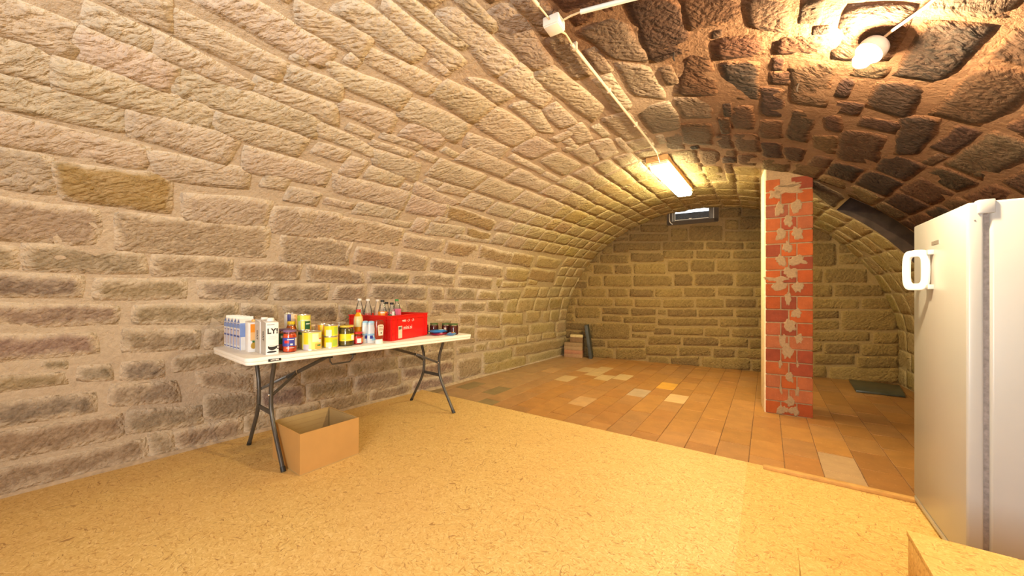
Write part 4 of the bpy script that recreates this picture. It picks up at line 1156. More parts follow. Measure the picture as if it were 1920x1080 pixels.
jc = item('juice_carton', 'white juice carton with orange fruit print beside the milk cartons', 'juice carton', 0.100, 0.318)
m = MB()
m.hull2([(-0.032, -0.042, 0), (0.032, -0.042, 0), (0.032, 0.042, 0), (-0.032, 0.042, 0)], [(-0.032, -0.042, 0.205), (0.032, -0.042, 0.195), (0.032, 0.042, 0.195), (-0.032, 0.042, 0.205)])
m.build('carton_body', M_CARTON, jc, bevel=0.0015)
plate_x('orange_panel', jc, M_ORANGE, 0.0321, -0.030, 0.010, 0.130, 0.185)
plate_x('yellow_panel', jc, M_YELLOW, 0.0321, 0.010, 0.040, 0.075, 0.185)
plate_x('orange_stripe', jc, P('light_orange_print', (0.85, 0.52, 0.22)), 0.0321, -0.030, 0.010, 0.075, 0.130)
k = MB(); k.lathe([(0.001, 0), (0.012, 0.004), (0.017, 0.018), (0.014, 0.034), (0.006, 0.042)], 12, sy=1.0, sx=0.12); k.build('pineapple_print', P('pineapple_print', (0.50, 0.30, 0.04)), jc, loc=(0.0321, -0.012, 0.020))
k = MB()
for a in (-0.6, -0.3, 0, 0.3, 0.6): k.add([(0.0328, -0.012 - 0.004, 0.058), (0.0328, -0.012 + 0.004, 0.058), (0.0328, -0.012 + math.sin(a) * 0.026, 0.062 + math.cos(a) * 0.022)], [(0, 1, 2)])
k.build('leaf_print', M_GREEN, jc)
k = MB(); k.lathe([(0.014, 0), (0.014, 0.012), (0.012, 0.014)], 14); k.build('screw_cap', P('orange_cap', (0.85, 0.45, 0.12)), jc, loc=(0.0, 0.0, 0.199))


def oat_carton(label, al, ac, front):
    t = item('oat_drink_carton', label, 'drink carton', al, ac, 'grey and white oat drink cartons')
    hx, hy, hh = 0.046, 0.036, 0.205
    m = MB()
    m.hull2([(-hx, -hy, 0), (hx, -hy, 0), (hx, hy, 0), (-hx, hy, 0)], [(-hx, -hy, hh + 0.016), (hx, -hy, hh), (hx, hy, hh), (-hx, hy, hh + 0.016)])
    m.m = [0, 0, 1, 0, 0, 0]
    m.build('carton_body', [M_CARTON, M_GREY], t, bevel=0.0012)
    plate_y('grey_side', t, M_GREY, -hy - 0.0002, -hx + 0.002, hx - 0.002, 0.004, hh - 0.002)
    k = MB(); k.lathe([(0.021, 0), (0.021, 0.010), (0.019, 0.020), (0.017, 0.021)], 18); k.build('screw_cap', M_WHITE, t, loc=(0.004, 0.004, hh + 0.007))
    lettering('OAT', 0.030, t, (0.0, -hy - 0.0012, 0.118), (math.pi / 2, math.pi / 2, 0), M_BLACK, bold=0.001)
    if front:
        lettering('LY!', 0.046, t, (hx + 0.0005, 0.002, 0.148), XW, M_BLACK, bold=0.0016)
        plate_x('printed_line', t, M_BLACK, hx + 0.0002, -0.030, 0.012, 0.189, 0.192)
        for zz_, w_ in ((0.112, 0.018), (0.105, 0.022), (0.098, 0.016)):
            plate_x('printed_line', t, M_LILAC, hx + 0.0002, -w_, w_ + 0.004, zz_, zz_ + 0.002)
        cup = MB()                                       # black coffee cup drawn on the front
        n = 14
        bowl = [(hx + 0.0009, 0.0 + 0.026 * math.cos(a), 0.052 + 0.026 * math.sin(a) * 0.95) for a in [math.pi + math.pi * i / n for i in range(n + 1)]]
        top = [(hx + 0.0009, 0.0 + 0.026 * math.cos(a), 0.052 + 0.006 * math.sin(a)) for a in [math.pi * i / n for i in range(1, n)]]
        cup.add(bowl + top, [tuple(range(len(bowl) + len(top)))])
        cup.tube([(hx + 0.001, 0.024 + 0.009 + 0.009 * math.cos(a), 0.044 + 0.010 * math.sin(a)) for a in [2 * math.pi * i / 12 for i in range(12)]], 0.0022, 5, closed=True)
        sc = [(hx + 0.0009, -0.003 + 0.028 * math.cos(a), 0.017 + 0.006 * math.sin(a)) for a in [2 * math.pi * i / 16 for i in range(16)]]
        cup.add(sc, [tuple(range(16))])
        cup.build('cup_print', M_BLACK, t, smooth=False)
        mk = MB()
        ms = [(hx + 0.0014, 0.0 + 0.021 * math.cos(a), 0.0535 + 0.0035 * math.sin(a)) for a in [2 * math.pi * i / 16 for i in range(16)]]
        mk.add(ms, [tuple(range(16))]); mk.build('milk_print', M_WHITE, t, smooth=False)
    return t


oat_carton('grey and white oat drink carton with black cup print, front of the table', 0.128, 0.118, True)
oat_carton('grey oat drink carton standing behind the one with the cup print', 0.125, 0.218, True)


def jar(name, label, cat, al, ac, r, h, content, lid, lab=None, lidh=0.014, group=None, neck=0.9, shield=None, dz=0.0, rz=0.0):
    t = item(name, label, cat, al, ac, group, rz, dz)
    g = MB(); g.lathe([(r * 0.85, 0.0), (r, 0.006), (r, h * 0.74), (r * neck, h - lidh - 0.006), (r * neck * 0.97, h - lidh)], 26)
    g.build('glass', M_GLASS, t)
    c = MB(); c.lathe([(r * 0.82, 0.003), (r * 0.965, 0.008), (r * 0.965, h * 0.73), (r * neck * 0.93, h - lidh - 0.010)], 26); c.build('contents', content, t)
    l = MB(); l.lathe([(r * neck * 1.03, h - lidh), (r * neck * 1.05, h - lidh + 0.002), (r * neck * 1.05, h - 0.002), (r * neck * 0.98, h)], 26); l.build('lid', lid, t)
    if lab:
        z0, z1, ml = lab[:3]
        p = MB(); p.lathe([(r * 1.006, z0 * h), (r * 1.006, z1 * h)], 26, 0, cap=False); p.build('paper_label', ml, t)
    if shield:
        for (a0, a1, z0, z1, ms) in shield:
            p = MB(); p.lathe([(r * 1.02, z0 * h), (r * 1.02, z1 * h)], 8, 0, math.radians(a0), math.radians(a1), cap=False); p.build('printed_patch', ms, t)
    return t


def can(name, label, al, ac, r, h, base, patches=(), group=None, dz=0.0, rz=0.0, cat='can'):
    t = item(name, label, cat, al, ac, group, rz, dz)
    b = MB(); b.lathe([(r * 0.97, 0), (r * 1.015, 0.001), (r * 1.015, 0.004), (r, 0.006), (r, h - 0.006), (r * 1.015, h - 0.004), (r * 1.015, h - 0.001), (r * 0.95, h), (r * 0.93, h - 0.004)], 28,
                     [0, 0, 0, 1, 0, 0, 0, 0])
    b.build('can_body', [M_TIN, base], t)
    for (a0, a1, z0, z1, ms) in patches:
        p = MB(); p.lathe([(r * 1.006, z0 * h), (r * 1.006, z1 * h)], 10, 0, math.radians(a0), math.radians(a1), cap=False); p.build('printed_patch', ms, t)
    return t


# angles: 0 looks to the room (+x), -90 to the near end of the table; the camera sees about -70..+60
jar('sauce_jar', 'red sauce jar with purple lid and navy label at the front edge', 'jar', 0.243, 0.110, 0.041, 0.148, M_SAUCE, M_PURPLE, (0.28, 0.66, M_NAVY),
    shield=[(-65, -25, 0.42, 0.54, M_RED), (25, 58, 0.30, 0.64, M_LILAC), (-40, 15, 0.56, 0.60, M_WHITE), (-15, 5, 0.33, 0.40, M_WHITE), (-50, 20, 0.20, 0.22, M_WHITE)])
jar('pesto_jar', 'jar with dark green label and purple lid left of the navy label', 'jar', 0.255, 0.222, 0.038, 0.148, M_SAUCE, M_PURPLE, (0.30, 0.80, M_DGREEN), shield=[(-60, -30, 0.58, 0.70, M_WHITE)])
can('red_can', 'small red can half hidden behind the oat carton', 0.232, 0.315, 0.036, 0.108, M_RED, [(-20, 25, 0.2, 0.5, M_WHITE)])
tc1 = can('tall_can', 'cream can underneath another cream can, behind the jars', 0.365, 0.42, 0.046, 0.115, M_CREAM, [(-50, -10, 0.3, 0.8, M_NAVY)], 'stacked cream cans')
can('tall_can', 'cream can with blue mark on top of the stack behind the jars', 0.365, 0.42, 0.046, 0.128, M_CREAM, [(-50, -20, 0.45, 0.95, M_NAVY), (-85, -50, 0.05, 0.95, M_WHITE), (10, 60, 0.3, 0.9, P('peach_print', (0.80, 0.50, 0.20)))], 'stacked cream cans', dz=0.1155)
jar('sauce_bottle', 'orange sauce bottle with bright yellow cap behind the red jar', 'bottle', 0.318, 0.287, 0.033, 0.192, P('orange_sauce', (0.70, 0.17, 0.01), 0.15), M_YELLOW, None, lidh=0.022, neck=0.72)
jar('asparagus_jar', 'pale yellow green jar underneath the can with the green shield', 'jar', 0.385, 0.240, 0.039, 0.128, M_PALEG, M_TIN, (0.0, 0.76, M_PALEG), lidh=0.010, neck=0.97, group='jar and can stacked',
    shield=[(-90, 60, 0.78, 0.90, M_DGREEN), (-60, -40, 0.05, 0.75, M_LEMON), (-10, 5, 0.05, 0.75, M_LEMON), (-70, -45, 0.05, 0.3, M_LILAC)])
can('vegetable_can', 'green and yellow can with dark green shield on top of the pale jar', 0.385, 0.240, 0.0425, 0.112, M_LEMON, [(-95, -55, 0.02, 0.98, M_LIME), (-80, -50, 0.0, 0.60, P('grey_print', (0.45, 0.46, 0.42))), (-15, 45, 0.06, 0.58, M_DGREEN), (-5, 35, 0.38, 0.44, M_WHITE), (-55, 60, 0.60, 0.68, M_PALEG)], 'jar and can stacked', dz=0.1285)
can('chickpea_can', 'large yellow can with chickpea picture at the front of the table', 0.388, 0.118, 0.061, 0.128, P('corn_yellow', (0.86, 0.78, 0.18)), [(-75, -45, 0.35, 0.95, M_YELLOW), (-80, -40, 0.03, 0.32, M_LILAC), (-20, 20, 0.45, 0.9, P('pale_yellow', (0.86, 0.84, 0.55))), (20, 45, 0.40, 0.58, M_WHITE), (-5, 50, 0.06, 0.36, P('chickpea_print', (0.72, 0.46, 0.10))), (25, 50, 0.56, 0.64, M_RED), (10, 40, 0.2, 0.3, M_GREEN)])
sm_pal = [[(-70, -20, 0.05, 0.5, M_CREAM), (-15, 35, 0.15, 0.75, M_LIME), (40, 70, 0.05, 0.95, P('pale_pink_print', (0.80, 0.55, 0.48)))], [(-70, -20, 0.05, 0.6, M_CREAM), (0, 40, 0.15, 0.85, M_LIME), (40, 70, 0.05, 0.95, M_CREAM)]]
for lv in (0, 1):
    can('corn_can', 'small yellow can with lime leaf, %s of the two beside the pickles' % ('lower' if lv == 0 else 'upper'), 0.522, 0.118, 0.047, 0.082, M_YELLOW, sm_pal[lv], 'yellow cans beside the pickles', dz=lv * 0.0825)
for j, (al_, ac_, nm, mt, ptc) in enumerate([(0.455, 0.295, 'peach', M_CREAM, [(-60, -20, 0.1, 0.9, M_ORANGE), (-15, 20, 0.1, 0.8, P('khaki_print', (0.42, 0.36, 0.18)))]), (0.515, 0.225, 'orange', M_ORANGE, [(-60, -30, 0.1, 0.9, M_YELLOW), (20, 40, 0.0, 1.0, M_LIME)])]):
    for lv in (0, 1):
        can('fruit_can', 'small %s can, %s of the pair behind the large yellow can' % (('cream and orange', 'deep orange')[j], ('lower', 'upper')[lv]), al_, ac_, 0.0375, 0.083, mt, ptc, 'fruit cans behind the large can', dz=lv * 0.0835)
jar('pickle_jar', 'pickle jar with yellow label and yellow lid at the front', 'jar', 0.640, 0.122, 0.053, 0.155, M_PICKLE, P('gold_lid', (0.66, 0.50, 0.06), 0.3), (0.26, 0.60, M_YELLOW), shield=[(10, 42, 0.30, 0.54, M_WHITE), (-60, -30, 0.30, 0.38, M_LIME), (-20, 5, 0.3, 0.36, M_LEMON)])
jar('olive_jar', 'dark jar with silver lid hidden behind the pickle jar', 'jar', 0.650, 0.245, 0.045, 0.172, M_PICKLE, M_TIN, (0.3, 0.6, M_RED))
bj = item('juice_bottle', 'orange juice bottle with red cap left of the crate', 'bottle', 0.790, 0.225)
m = MB(); m.lathe([(0.026, 0), (0.034, 0.006), (0.034, 0.10), (0.030, 0.12), (0.034, 0.14), (0.034, 0.185), (0.028, 0.215), (0.017, 0.238), (0.016, 0.245)], 22, [0, 0, 0, 0, 0, 0, 0, 0]); m.build('bottle_body', M_JUICE, bj)
m = MB(); m.lathe([(0.0348, 0.128), (0.0348, 0.188), (0.030, 0.212)], 22, cap=False); m.build('wrap_label', P('light_orange_label', (0.84, 0.60, 0.26)), bj)
m = MB(); m.lathe([(0.0354, 0.13), (0.0354, 0.187)], 8, 0, math.radians(-55), math.radians(-10), cap=False); m.build('printed_patch', M_PALEG, bj)
m = MB(); m.lathe([(0.0185, 0.244), (0.019, 0.246), (0.019, 0.264), (0.016, 0.267)], 18); m.build('cap', M_RED, bj)
jar('tomato_paste_jar', 'short red jar with red lid in front of the juice bottle', 'jar', 0.735, 0.140, 0.041, 0.096, P('tomato_paste', (0.42, 0.02, 0.01), 0.15), M_RED, (0.12, 0.62, M_RED), shield=[(-30, 15, 0.15, 0.5, M_WHITE), (20, 50, 0.2, 0.6, M_ORANGE)])


def spray(label, al, ac, rz):
    t = item('lotion_bottle', label, 'bottle', al, ac, 'blue and white bottles beside the ketchup', rz)
    m = MB(); m.lathe([(0.030, 0), (0.034, 0.004), (0.034, 0.03), (0.030, 0.10), (0.026, 0.155), (0.022, 0.172), (0.008, 0.176)], 22, sx=0.62); m.build('bottle_body', P('milky_plastic', (0.80, 0.84, 0.84), 0.3), t)
    k = MB(); k.lathe([(0.0268, 0.150), (0.0226, 0.1725), (0.009, 0.177)], 22, sx=0.62); k.build('blue_shoulder', M_SKY, t)
    for (a0, a1, z0, z1, ms) in [(-70, 40, 0.06, 0.075, M_SKY), (-10, 60, 0.02, 0.05, M_SKY), (-35, 5, 0.035, 0.06, M_NAVY)]:
        def rr(z): return float(np.interp(z, [0.004, 0.03, 0.10, 0.155], [0.034, 0.034, 0.030, 0.026])) + 0.0008
        p = MB(); p.lathe([(rr(z0), z0), (rr(z1), z1)], 8, 0, math.radians(a0), math.radians(a1), sx=0.63, cap=False); p.build('printed_patch', ms, t)


spray('white bottle with blue shoulder, left of the two beside the ketchup', 0.822, 0.175, 0.1)
spray('white bottle with blue shoulder, right of the two beside the ketchup', 0.850, 0.135, -0.1)

kb = item('ketchup_bottle', 'brown red squeeze bottle standing on its white cap before the crate', 'bottle', 0.868, 0.052)
m = MB(); m.lathe([(0.024, 0.034), (0.034, 0.044), (0.038, 0.07), (0.036, 0.12), (0.040, 0.155), (0.036, 0.178), (0.020, 0.186)], 24, sx=0.62); m.build('bottle_body', M_KETCH, kb)
m = MB(); m.lathe([(0.031, 0), (0.032, 0.003), (0.030, 0.030), (0.025, 0.035)], 20, sx=0.75); m.build('cap', M_WHITE, kb, smooth=0.5)
lb = MB()                                               # keystone label
kp = [(-0.019, 0.065), (0.019, 0.065), (0.026, 0.140), (0.019, 0.150), (0.0, 0.153), (-0.019, 0.150), (-0.026, 0.140)]
lb.hull2([(0.0262 - abs(y) * 0.12, y, z) for y, z in kp], [(0.0274 - abs(y) * 0.12, y, z) for y, z in kp])
kl = lb.build('keystone_label', M_PAPER, kb)
lettering('HEINZ', 0.012, kl, (0.0279, 0, 0.136), XW, M_BLACK)
lettering('TOMATO', 0.0075, kl, (0.0279, 0, 0.119), XW, M_BLACK)
lettering('KETCHUP', 0.0085, kl, (0.0279, 0, 0.110), XW, M_BLACK)
m = MB(); m.lathe([(0.001, 0), (0.006, 0.0005), (0.001, 0.001)], 10); m.build('tomato_print', M_BLACK, kl, loc=(0.0272, 0.002, 0.085), rot=(0, math.pi / 2, 0))

# ------------------------------------------------------------------ red crate with bottles
CRL, CRD, CRH = 0.50, 0.45, 0.212
crz = math.radians(17)
cr = item('red_crate', 'red plastic crate full of bottles at the right half of the table', 'crate', 1.010, 0.100, rz=crz)
# local: +y along the table from the near front corner, -x towards the wall
w = 0.006


def crate_side(name, lo, hi, along, handle):
    """a crate wall with a hand hole, thickness on one axis"""
    m = MB()
    if not handle: m.box(lo, hi)
    else:
        (x0, y0, z0), (x1, y1, z1) = lo, hi
        zh0, zh1 = 0.128, 0.160
        if along == 'x':
            c = (x0 + x1) / 2; a, b = c - 0.06, c + 0.06
            m.box((x0, y0, z0), (a, y1, z1)).box((b, y0, z0), (x1, y1, z1)).box((a, y0, z0), (b, y1, zh0)).box((a, y0, zh1), (b, y1, z1))
        else:
            c = (y0 + y1) / 2; a, b = c - 0.06, c + 0.06
            m.box((x0, y0, z0), (x1, a, z1)).box((x0, b, z0), (x1, y1, z1)).box((x0, a, z0), (x1, b, zh0)).box((x0, a, zh1), (x1, b, z1))
    return m.build(name, M_CRATE, cr)


m = MB(); m.box((-CRD, 0, 0.0), (0, CRL, 0.006)); m.build('crate_base', M_CRATE, cr)
crate_side('side_wall', (-w, 0, 0.006), (0, CRL, CRH), 'y', False)
crate_side('side_wall', (-CRD, 0, 0.006), (-CRD + w, CRL, CRH), 'y', False)
crate_side('end_wall', (-CRD + w, 0, 0.006), (-w, w, CRH), 'x', True)
crate_side('end_wall', (-CRD + w, CRL - w, 0.006), (-w, CRL, CRH), 'x', True)
m = MB()
for (x0, x1, y0, y1) in ((0.0, 0.010, -0.010, CRL + 0.010), (-CRD - 0.010, -CRD, -0.010, CRL + 0.010), (-CRD, 0.0, -0.010, 0.0), (-CRD, 0.0, CRL, CRL + 0.010)):
    m.box((x0, y0, CRH - 0.008), (x1, y1, CRH)); m.box((x0, y0, CRH - 0.036), (x1, y1, CRH - 0.031))
m.build('rim', M_CRATE, cr)
m = MB()
for yy in (0.0, 0.055, CRL - 0.055, CRL - 0.004): m.box((0, yy, 0.006), (0.008, yy + 0.004, CRH - 0.01))
for xx in (-CRD, -0.055, -0.004): m.box((xx, -0.008, 0.006), (xx + 0.004, 0, CRH - 0.01))
m.box((0, 0, 0.0), (0.007, CRL, 0.008)); m.box((-CRD, -0.007, 0.0), (0, 0, 0.008))
m.build('stiffening_rib', M_CRATE, cr)
plate_x('paper_label', cr, M_PAPER, 0.0005, 0.088, 0.138, 0.012, 0.118)
plate_x('printed_patch', cr, P('dark_grey_print', (0.16, 0.13, 0.12)), 0.0012, 0.092, 0.128, 0.088, 0.110)
lettering('WEG', 0.022, cr, (0.001, 0.165, 0.158), XW, M_WHITE, bold=0.0006)
lettering('mini.si', 0.048, cr, (0.001, 0.215, 0.098), XW, M_WHITE, bold=0.0)
for yy in (0.225, 0.285):
    m = MB(); m.tube([(0.0008, yy, 0.148), (0.0008, yy - 0.012, 0.158), (0.0008, yy, 0.168), (0.0008, yy + 0.014, 0.168), (0.0008, yy + 0.014, 0.15)], 0.0018, 5); m.build('printed_mark', M_WHITE, cr)


def in_crate(y, x):
    p = Matrix.Rotation(crz, 2) @ Vector((x, y))
    return 1.010 + p.y, 0.100 - p.x


def bottle(label, y, x, r, h, body, capm, lab=None, group='bottles in the red crate', fill=None, patches=()):
    al, ac = in_crate(y, x - 0.01)
    t = item('drink_bottle', label, 'bottle', al, ac, group, dz=0.0062)
    hc = 0.018
    prof = [(r * 0.8, 0), (r, 0.008), (r, h * 0.62), (r * 0.93, h * 0.72), (r * 0.62, h * 0.84), (0.0145, h * 0.91), (0.0125, h - hc), ]
    m = MB(); m.lathe(prof, 22); m.build('bottle_body', body, t)
    if fill:
        k = MB(); k.lathe([(r * 0.77, 0.002), (r * 0.95, 0.01), (r * 0.95, h * 0.62), (r * 0.88, h * 0.71)], 18); k.build('drink', fill, t)
    if lab:
        k = MB(); k.lathe([(r * 1.01, h * lab[0]), (r * 1.01, h * lab[1])], 22, cap=False); k.build('wrap_label', lab[2], t)
    for (a0, a1, z0, z1, ms) in patches:
        k = MB(); k.lathe([(r * 1.02, h * z0), (r * 1.02, h * z1)], 8, 0, math.radians(a0), math.radians(a1), cap=False); k.build('printed_patch', ms, t)
    k = MB(); k.lathe([(0.0165, h - hc), (0.017, h - hc + 0.002), (0.017, h - 0.002), (0.014, h)], 16); k.build('cap', capm, t)
    return t


M_BCAP = P('black_cap', (0.015, 0.015, 0.017), 0.4)
M_PCAP = P('pale_cap', (0.70, 0.66, 0.58), 0.4)
bottle('clear empty bottle with white cap, leftmost in the red crate', 0.046, -0.375, 0.034, 0.345, M_PET, M_WHITE)
bottle('clear empty bottle with white cap, second from left in the crate', 0.075, -0.308, 0.034, 0.342, M_PET, M_WHITE)
bottle('pale yellow bottle with cream cap in the middle of the crate', 0.185, -0.300, 0.034, 0.338, M_PETY, M_PCAP, fill=None)
bottle('clear bottle with black cap and orange label in the crate', 0.089, -0.160, 0.037, 0.335, M_PET, M_BCAP, (0.45, 0.70, M_ORANGE), patches=[(5, 60, 0.46, 0.66, M_RED), (-60, -5, 0.66, 0.69, M_WHITE)])
bottle('small clear bottle with black cap behind the orange labelled one', 0.210, -0.222, 0.033, 0.315, M_PET, M_BCAP)
bottle('small clear bottle with black cap left of the pink labelled one', 0.150, -0.110, 0.032, 0.312, M_PET, M_BCAP, (0.5, 0.66, M_GREEN), patches=[(-30, 10, 0.45, 0.75, M_WHITE)])
bottle('bottle with green cap and pink label, rightmost in the crate', 0.296, -0.175, 0.038, 0.340, M_PET, M_GCAP, (0.42, 0.74, M_PINK), patches=[(-40, 40, 0.45, 0.56, M_PINKW)])

# ------------------------------------------------------------------ packets and jam jars at the right end
def packet(name, label, al, ac, dz, lx, ly, lz, m_, rz=0.0, tilt=0.0, seed=0, patches=None):
    t = item(name, label, 'packet', al, ac, 'packets between crate and jam jars', rz, dz)
    m = MB()
    n, k = 9, 7
    vs_, fs = [], []
    for side in (1, -1):
        for i in range(n):
            for j in range(k):
                u, v = i / (n - 1) * 2 - 1, j / (k - 1) * 2 - 1
                b = (1 - u ** 4) * (1 - v ** 4)
                wr = 0.12 * float(vnoise(np.array([u * 3 + seed]), np.array([v * 3]))[0])
                z = lz / 2 * (b ** 0.5) * (1 + wr * b) * side
                vs_.append((u * lx / 2, v * ly / 2, lz / 2 + (z if side > 0 else max(z, -lz / 2)) + tilt * u * lx / 2))
    for s_ in (0, 1):
        o_ = s_ * n * k
        for i in range(n - 1):
            for j in range(k - 1): fs.append((o_ + i * k + j, o_ + (i + 1) * k + j, o_ + (i + 1) * k + j + 1, o_ + i * k + j + 1))
    m.add(vs_, fs)
    m.build('packet_body', m_, t, smooth=1.5)
    if patches:
        for (x, y, sx_, sy_, mp) in patches:
            q = MB(); q.lathe([(0.001, 0), (sx_, -0.0015), (sx_ * 0.98, 0.001), (0.001, 0.0022)], 14, sy=sy_ / sx_); q.build('printed_patch', mp, t, loc=(x, y, lz * 0.99 + tilt * x))
    return t


packet('snack_packet', 'dark red packet lying under the blue packet', 1.585, 0.185, 0.0, 0.12, 0.15, 0.022, P('dark_red_packet', (0.45, 0.02, 0.05), 0.25), 0.1, 0, 1, [(0.03, 0.0, 0.018, 0.014, M_PINKW)])
packet('wipes_packet', 'glossy blue packet lying on top of the dark red one', 1.580, 0.195, 0.022, 0.11, 0.16, 0.030, M_BLUEP, -0.15, 0.0, 2, [(0.02, 0.03, 0.026, 0.03, M_SKY)])
packet('small_packet', 'small blue and yellow packet leaning near the jam jar', 1.650, 0.075, 0.0, 0.07, 0.09, 0.028, P('mid_blue_packet', (0.10, 0.25, 0.55), 0.3), 0.5, 0.0, 3, [(0.012, 0.01, 0.016, 0.018, M_YELLOW), (0.015, -0.02, 0.010, 0.012, M_RED), (-0.02, 0.02, 0.010, 0.01, M_WHITE)])
jar('jam_jar', 'dark jam jar with green lid, frontmost at the right end', 'jar', 1.715, 0.110, 0.041, 0.108, M_JAM, M_LIDG, None, group='dark jam jars')
jar('jam_jar', 'dark jam jar with green lid directly behind the frontmost one', 'jar', 1.705, 0.215, 0.042, 0.108, M_JAM, M_LIDG, None, group='dark jam jars', shield=[(-70, -40, 0.35, 0.6, M_PAPER)])
jar('jam_jar', 'dark jam jar with green lid, middle of the back row', 'jar', 1.628, 0.305, 0.042, 0.108, M_JAM, M_LIDG, None, group='dark jam jars')
jar('jam_jar', 'small dark jam jar with black lid beside the blue packet', 'jar', 1.570, 0.375, 0.034, 0.090, M_JAM, M_BCAP, None, group='dark jam jars', lidh=0.012)
jar('jam_jar', 'small dark jam jar with black lid close to the crate', 'jar', 1.515, 0.445, 0.034, 0.090, M_JAM, M_BCAP, None, group='dark jam jars', lidh=0.012)

# ------------------------------------------------------------------ cardboard box under the table
M_CARD = plain('cardboard_outside', (0.47, 0.255, 0.075), 0.8, var=0.04, scale=8)
M_CARDI = plain('cardboard_inside', (0.42, 0.28, 0.11), 0.85, var=0.05, scale=8)
cb = empty('cardboard_box', 'open brown cardboard box on the floor under the table', 'box', (-2.425, 1.147, 0.026), math.radians(-2.0))
BX, BY, BH, BT = 0.415, 0.40, 0.262, 0.005


def card_panel(name, lo, hi, inner):
    """outer and inner face differ: material by the side it looks to"""
    m = MB(); m.box(lo, hi, [0] * 6)
    m.m = inner
    return m.build(name, [M_CARD, M_CARDI], cb)


m = MB(); m.box((-BX, 0, 0), (0, BY, BT)); m.build('bottom', M_CARDI, cb)
card_panel('side_panel', (-BT, 0, BT), (0, BY, BH), [0, 0, 0, 0, 0, 1])
card_panel('side_panel', (-BX, 0, BT), (-BX + BT, BY, BH), [0, 0, 0, 1, 0, 0])
card_panel('end_panel', (-BX + BT, 0, BT), (-BT, BT, BH), [0, 0, 0, 0, 1, 0])
card_panel('end_panel', (-BX + BT, BY - BT, BT), (-BT, BY, BH), [0, 0, 1, 0, 0, 0])
m = MB(); m.box((-BX + BT + 0.002, 0.012, BH - 0.15), (-BX + BT + 0.006, BY - 0.012, BH - 0.004)); m.box((-BX + BT + 0.002, 0.012, BH - 0.152), (-BX + BT + 0.0085, BY - 0.012, BH - 0.146)); m.build('inner_flap', M_CARDI, cb)
m = MB(); m.box((-BX + 0.02, BY - BT - 0.006, BH - 0.13), (-0.02, BY - BT - 0.002, BH - 0.004)); m.box((-BX + 0.02, BY - BT - 0.0085, BH - 0.132), (-0.02, BY - BT - 0.002, BH - 0.127)); m.build('inner_flap', M_CARDI, cb)
m = MB()
for zz_ in (BH - 0.035, BH - 0.07, BH - 0.105):
    m.box((-BX + BT + 0.006, 0.014, zz_), (-BX + BT + 0.0068, BY - 0.014, zz_ + 0.002))
m.build('crease', plain('crease_line', (0.36, 0.22, 0.09), 0.9), cb)

# ------------------------------------------------------------------ refrigerator
M_ENAMEL = plain('white_enamel', (0.42, 0.418, 0.41), 0.28, var=0.015, scale=6)
M_GASK = plain('grey_gasket', (0.24, 0.21, 0.20), 0.7, var=0.25, scale=60)
fg = empty('refrigerator', 'tall white refrigerator with white loop handle at the right', 'refrigerator', (0.668, 2.285, 0.026), 0.0)
FW, FHT = 0.655, 1.527                                   # along y, height
m = MB(); m.box((0.062, 0, 0.03), (0.615, FW, FHT)); m.build('cabinet', M_ENAMEL, fg, bevel=0.010, bseg=3)
m = MB(); m.box((0.0, 0.0, 0.045), (0.047, FW, FHT - 0.002)); door = m.build('door', M_ENAMEL, fg, bevel=0.009, bseg=3)
m = MB(); m.box((0.046, 0.010, 0.055), (0.063, FW - 0.01, FHT - 0.012)); m.build('door_gasket', M_GASK, fg)
m = MB(); m.box((0.012, 0.004, 0.0), (0.60, FW - 0.004, 0.032)); m.box((0.002, 0.0, 0.012), (0.014, FW, 0.042)); m.build('base_trim', M_ENAMEL, fg, bevel=0.003)
m = MB(); m.box((0.028, -0.006, FHT - 0.050), (0.075, 0.03, FHT + 0.006)); m.build('hinge_cover', M_ENAMEL, fg, bevel=0.004)
m = MB(); m.box((0.046, -0.002, FHT - 0.052), (0.056, 0.01, FHT - 0.002)); m.build('hinge_gap', M_GASK, fg)
m = MB(); m.box((-0.0012, 0.292, FHT - 0.135), (0.001, 0.385, FHT - 0.117)); nb = m.build('name_plate', plain('grey_badge', (0.30, 0.28, 0.26), 0.4, 0.5), fg)
m = MB(); m.box((0.0015, -0.0005, 0.0), (0.0030, 0.0, 0.0))
m = MB(); m.lathe([(0.003, 0), (0.003, 0.0008), (0.001, 0.0012)], 8); m.build('door_plug', M_GASK, door, loc=(0.022, -0.0001, FHT - 0.075), rot=(math.pi / 2, 0, 0))
# loop handle: a rounded frame that stands off the door at an angle
hnd = MB()
n = 40
outer, inner = [], []
W2, H2 = 0.058, 0.102
for i in range(n):
    a = 2 * math.pi * i / n
    ca, sa = math.cos(a), math.sin(a)
    e = 0.42
    ox_, oz_ = W2 * math.copysign(abs(ca) ** e, ca), H2 * math.copysign(abs(sa) ** e, sa)
    ox_ *= 1 - 0.10 * (oz_ / H2) ** 2
    ix_, iz_ = 0.027 * math.copysign(abs(ca) ** e, ca), 0.068 * math.copysign(abs(sa) ** e, sa)
    outer.append((ox_, oz_)); inner.append((ix_, iz_))
v = []
for (dd, ring) in ((-0.009, outer), (0.009, outer), (0.009, inner), (-0.009, inner)):
    v += [(x, dd, z) for x, z in ring]
f = []
for q in range(4):
    a_, b_ = q * n, ((q + 1) % 4) * n
    f += [(a_ + i, a_ + (i + 1) % n, b_ + (i + 1) % n, b_ + i) for i in range(n)]
hnd.add(v, f)
hnd.build('handle', plain('glossy_white_plastic', (0.84, 0.80, 0.74), 0.25, var=0.015), door, bevel=0.004, bseg=3, loc=(-0.045, 0.425, FHT + 0.026 - 0.280), rot=(0, 0, math.radians(128)))
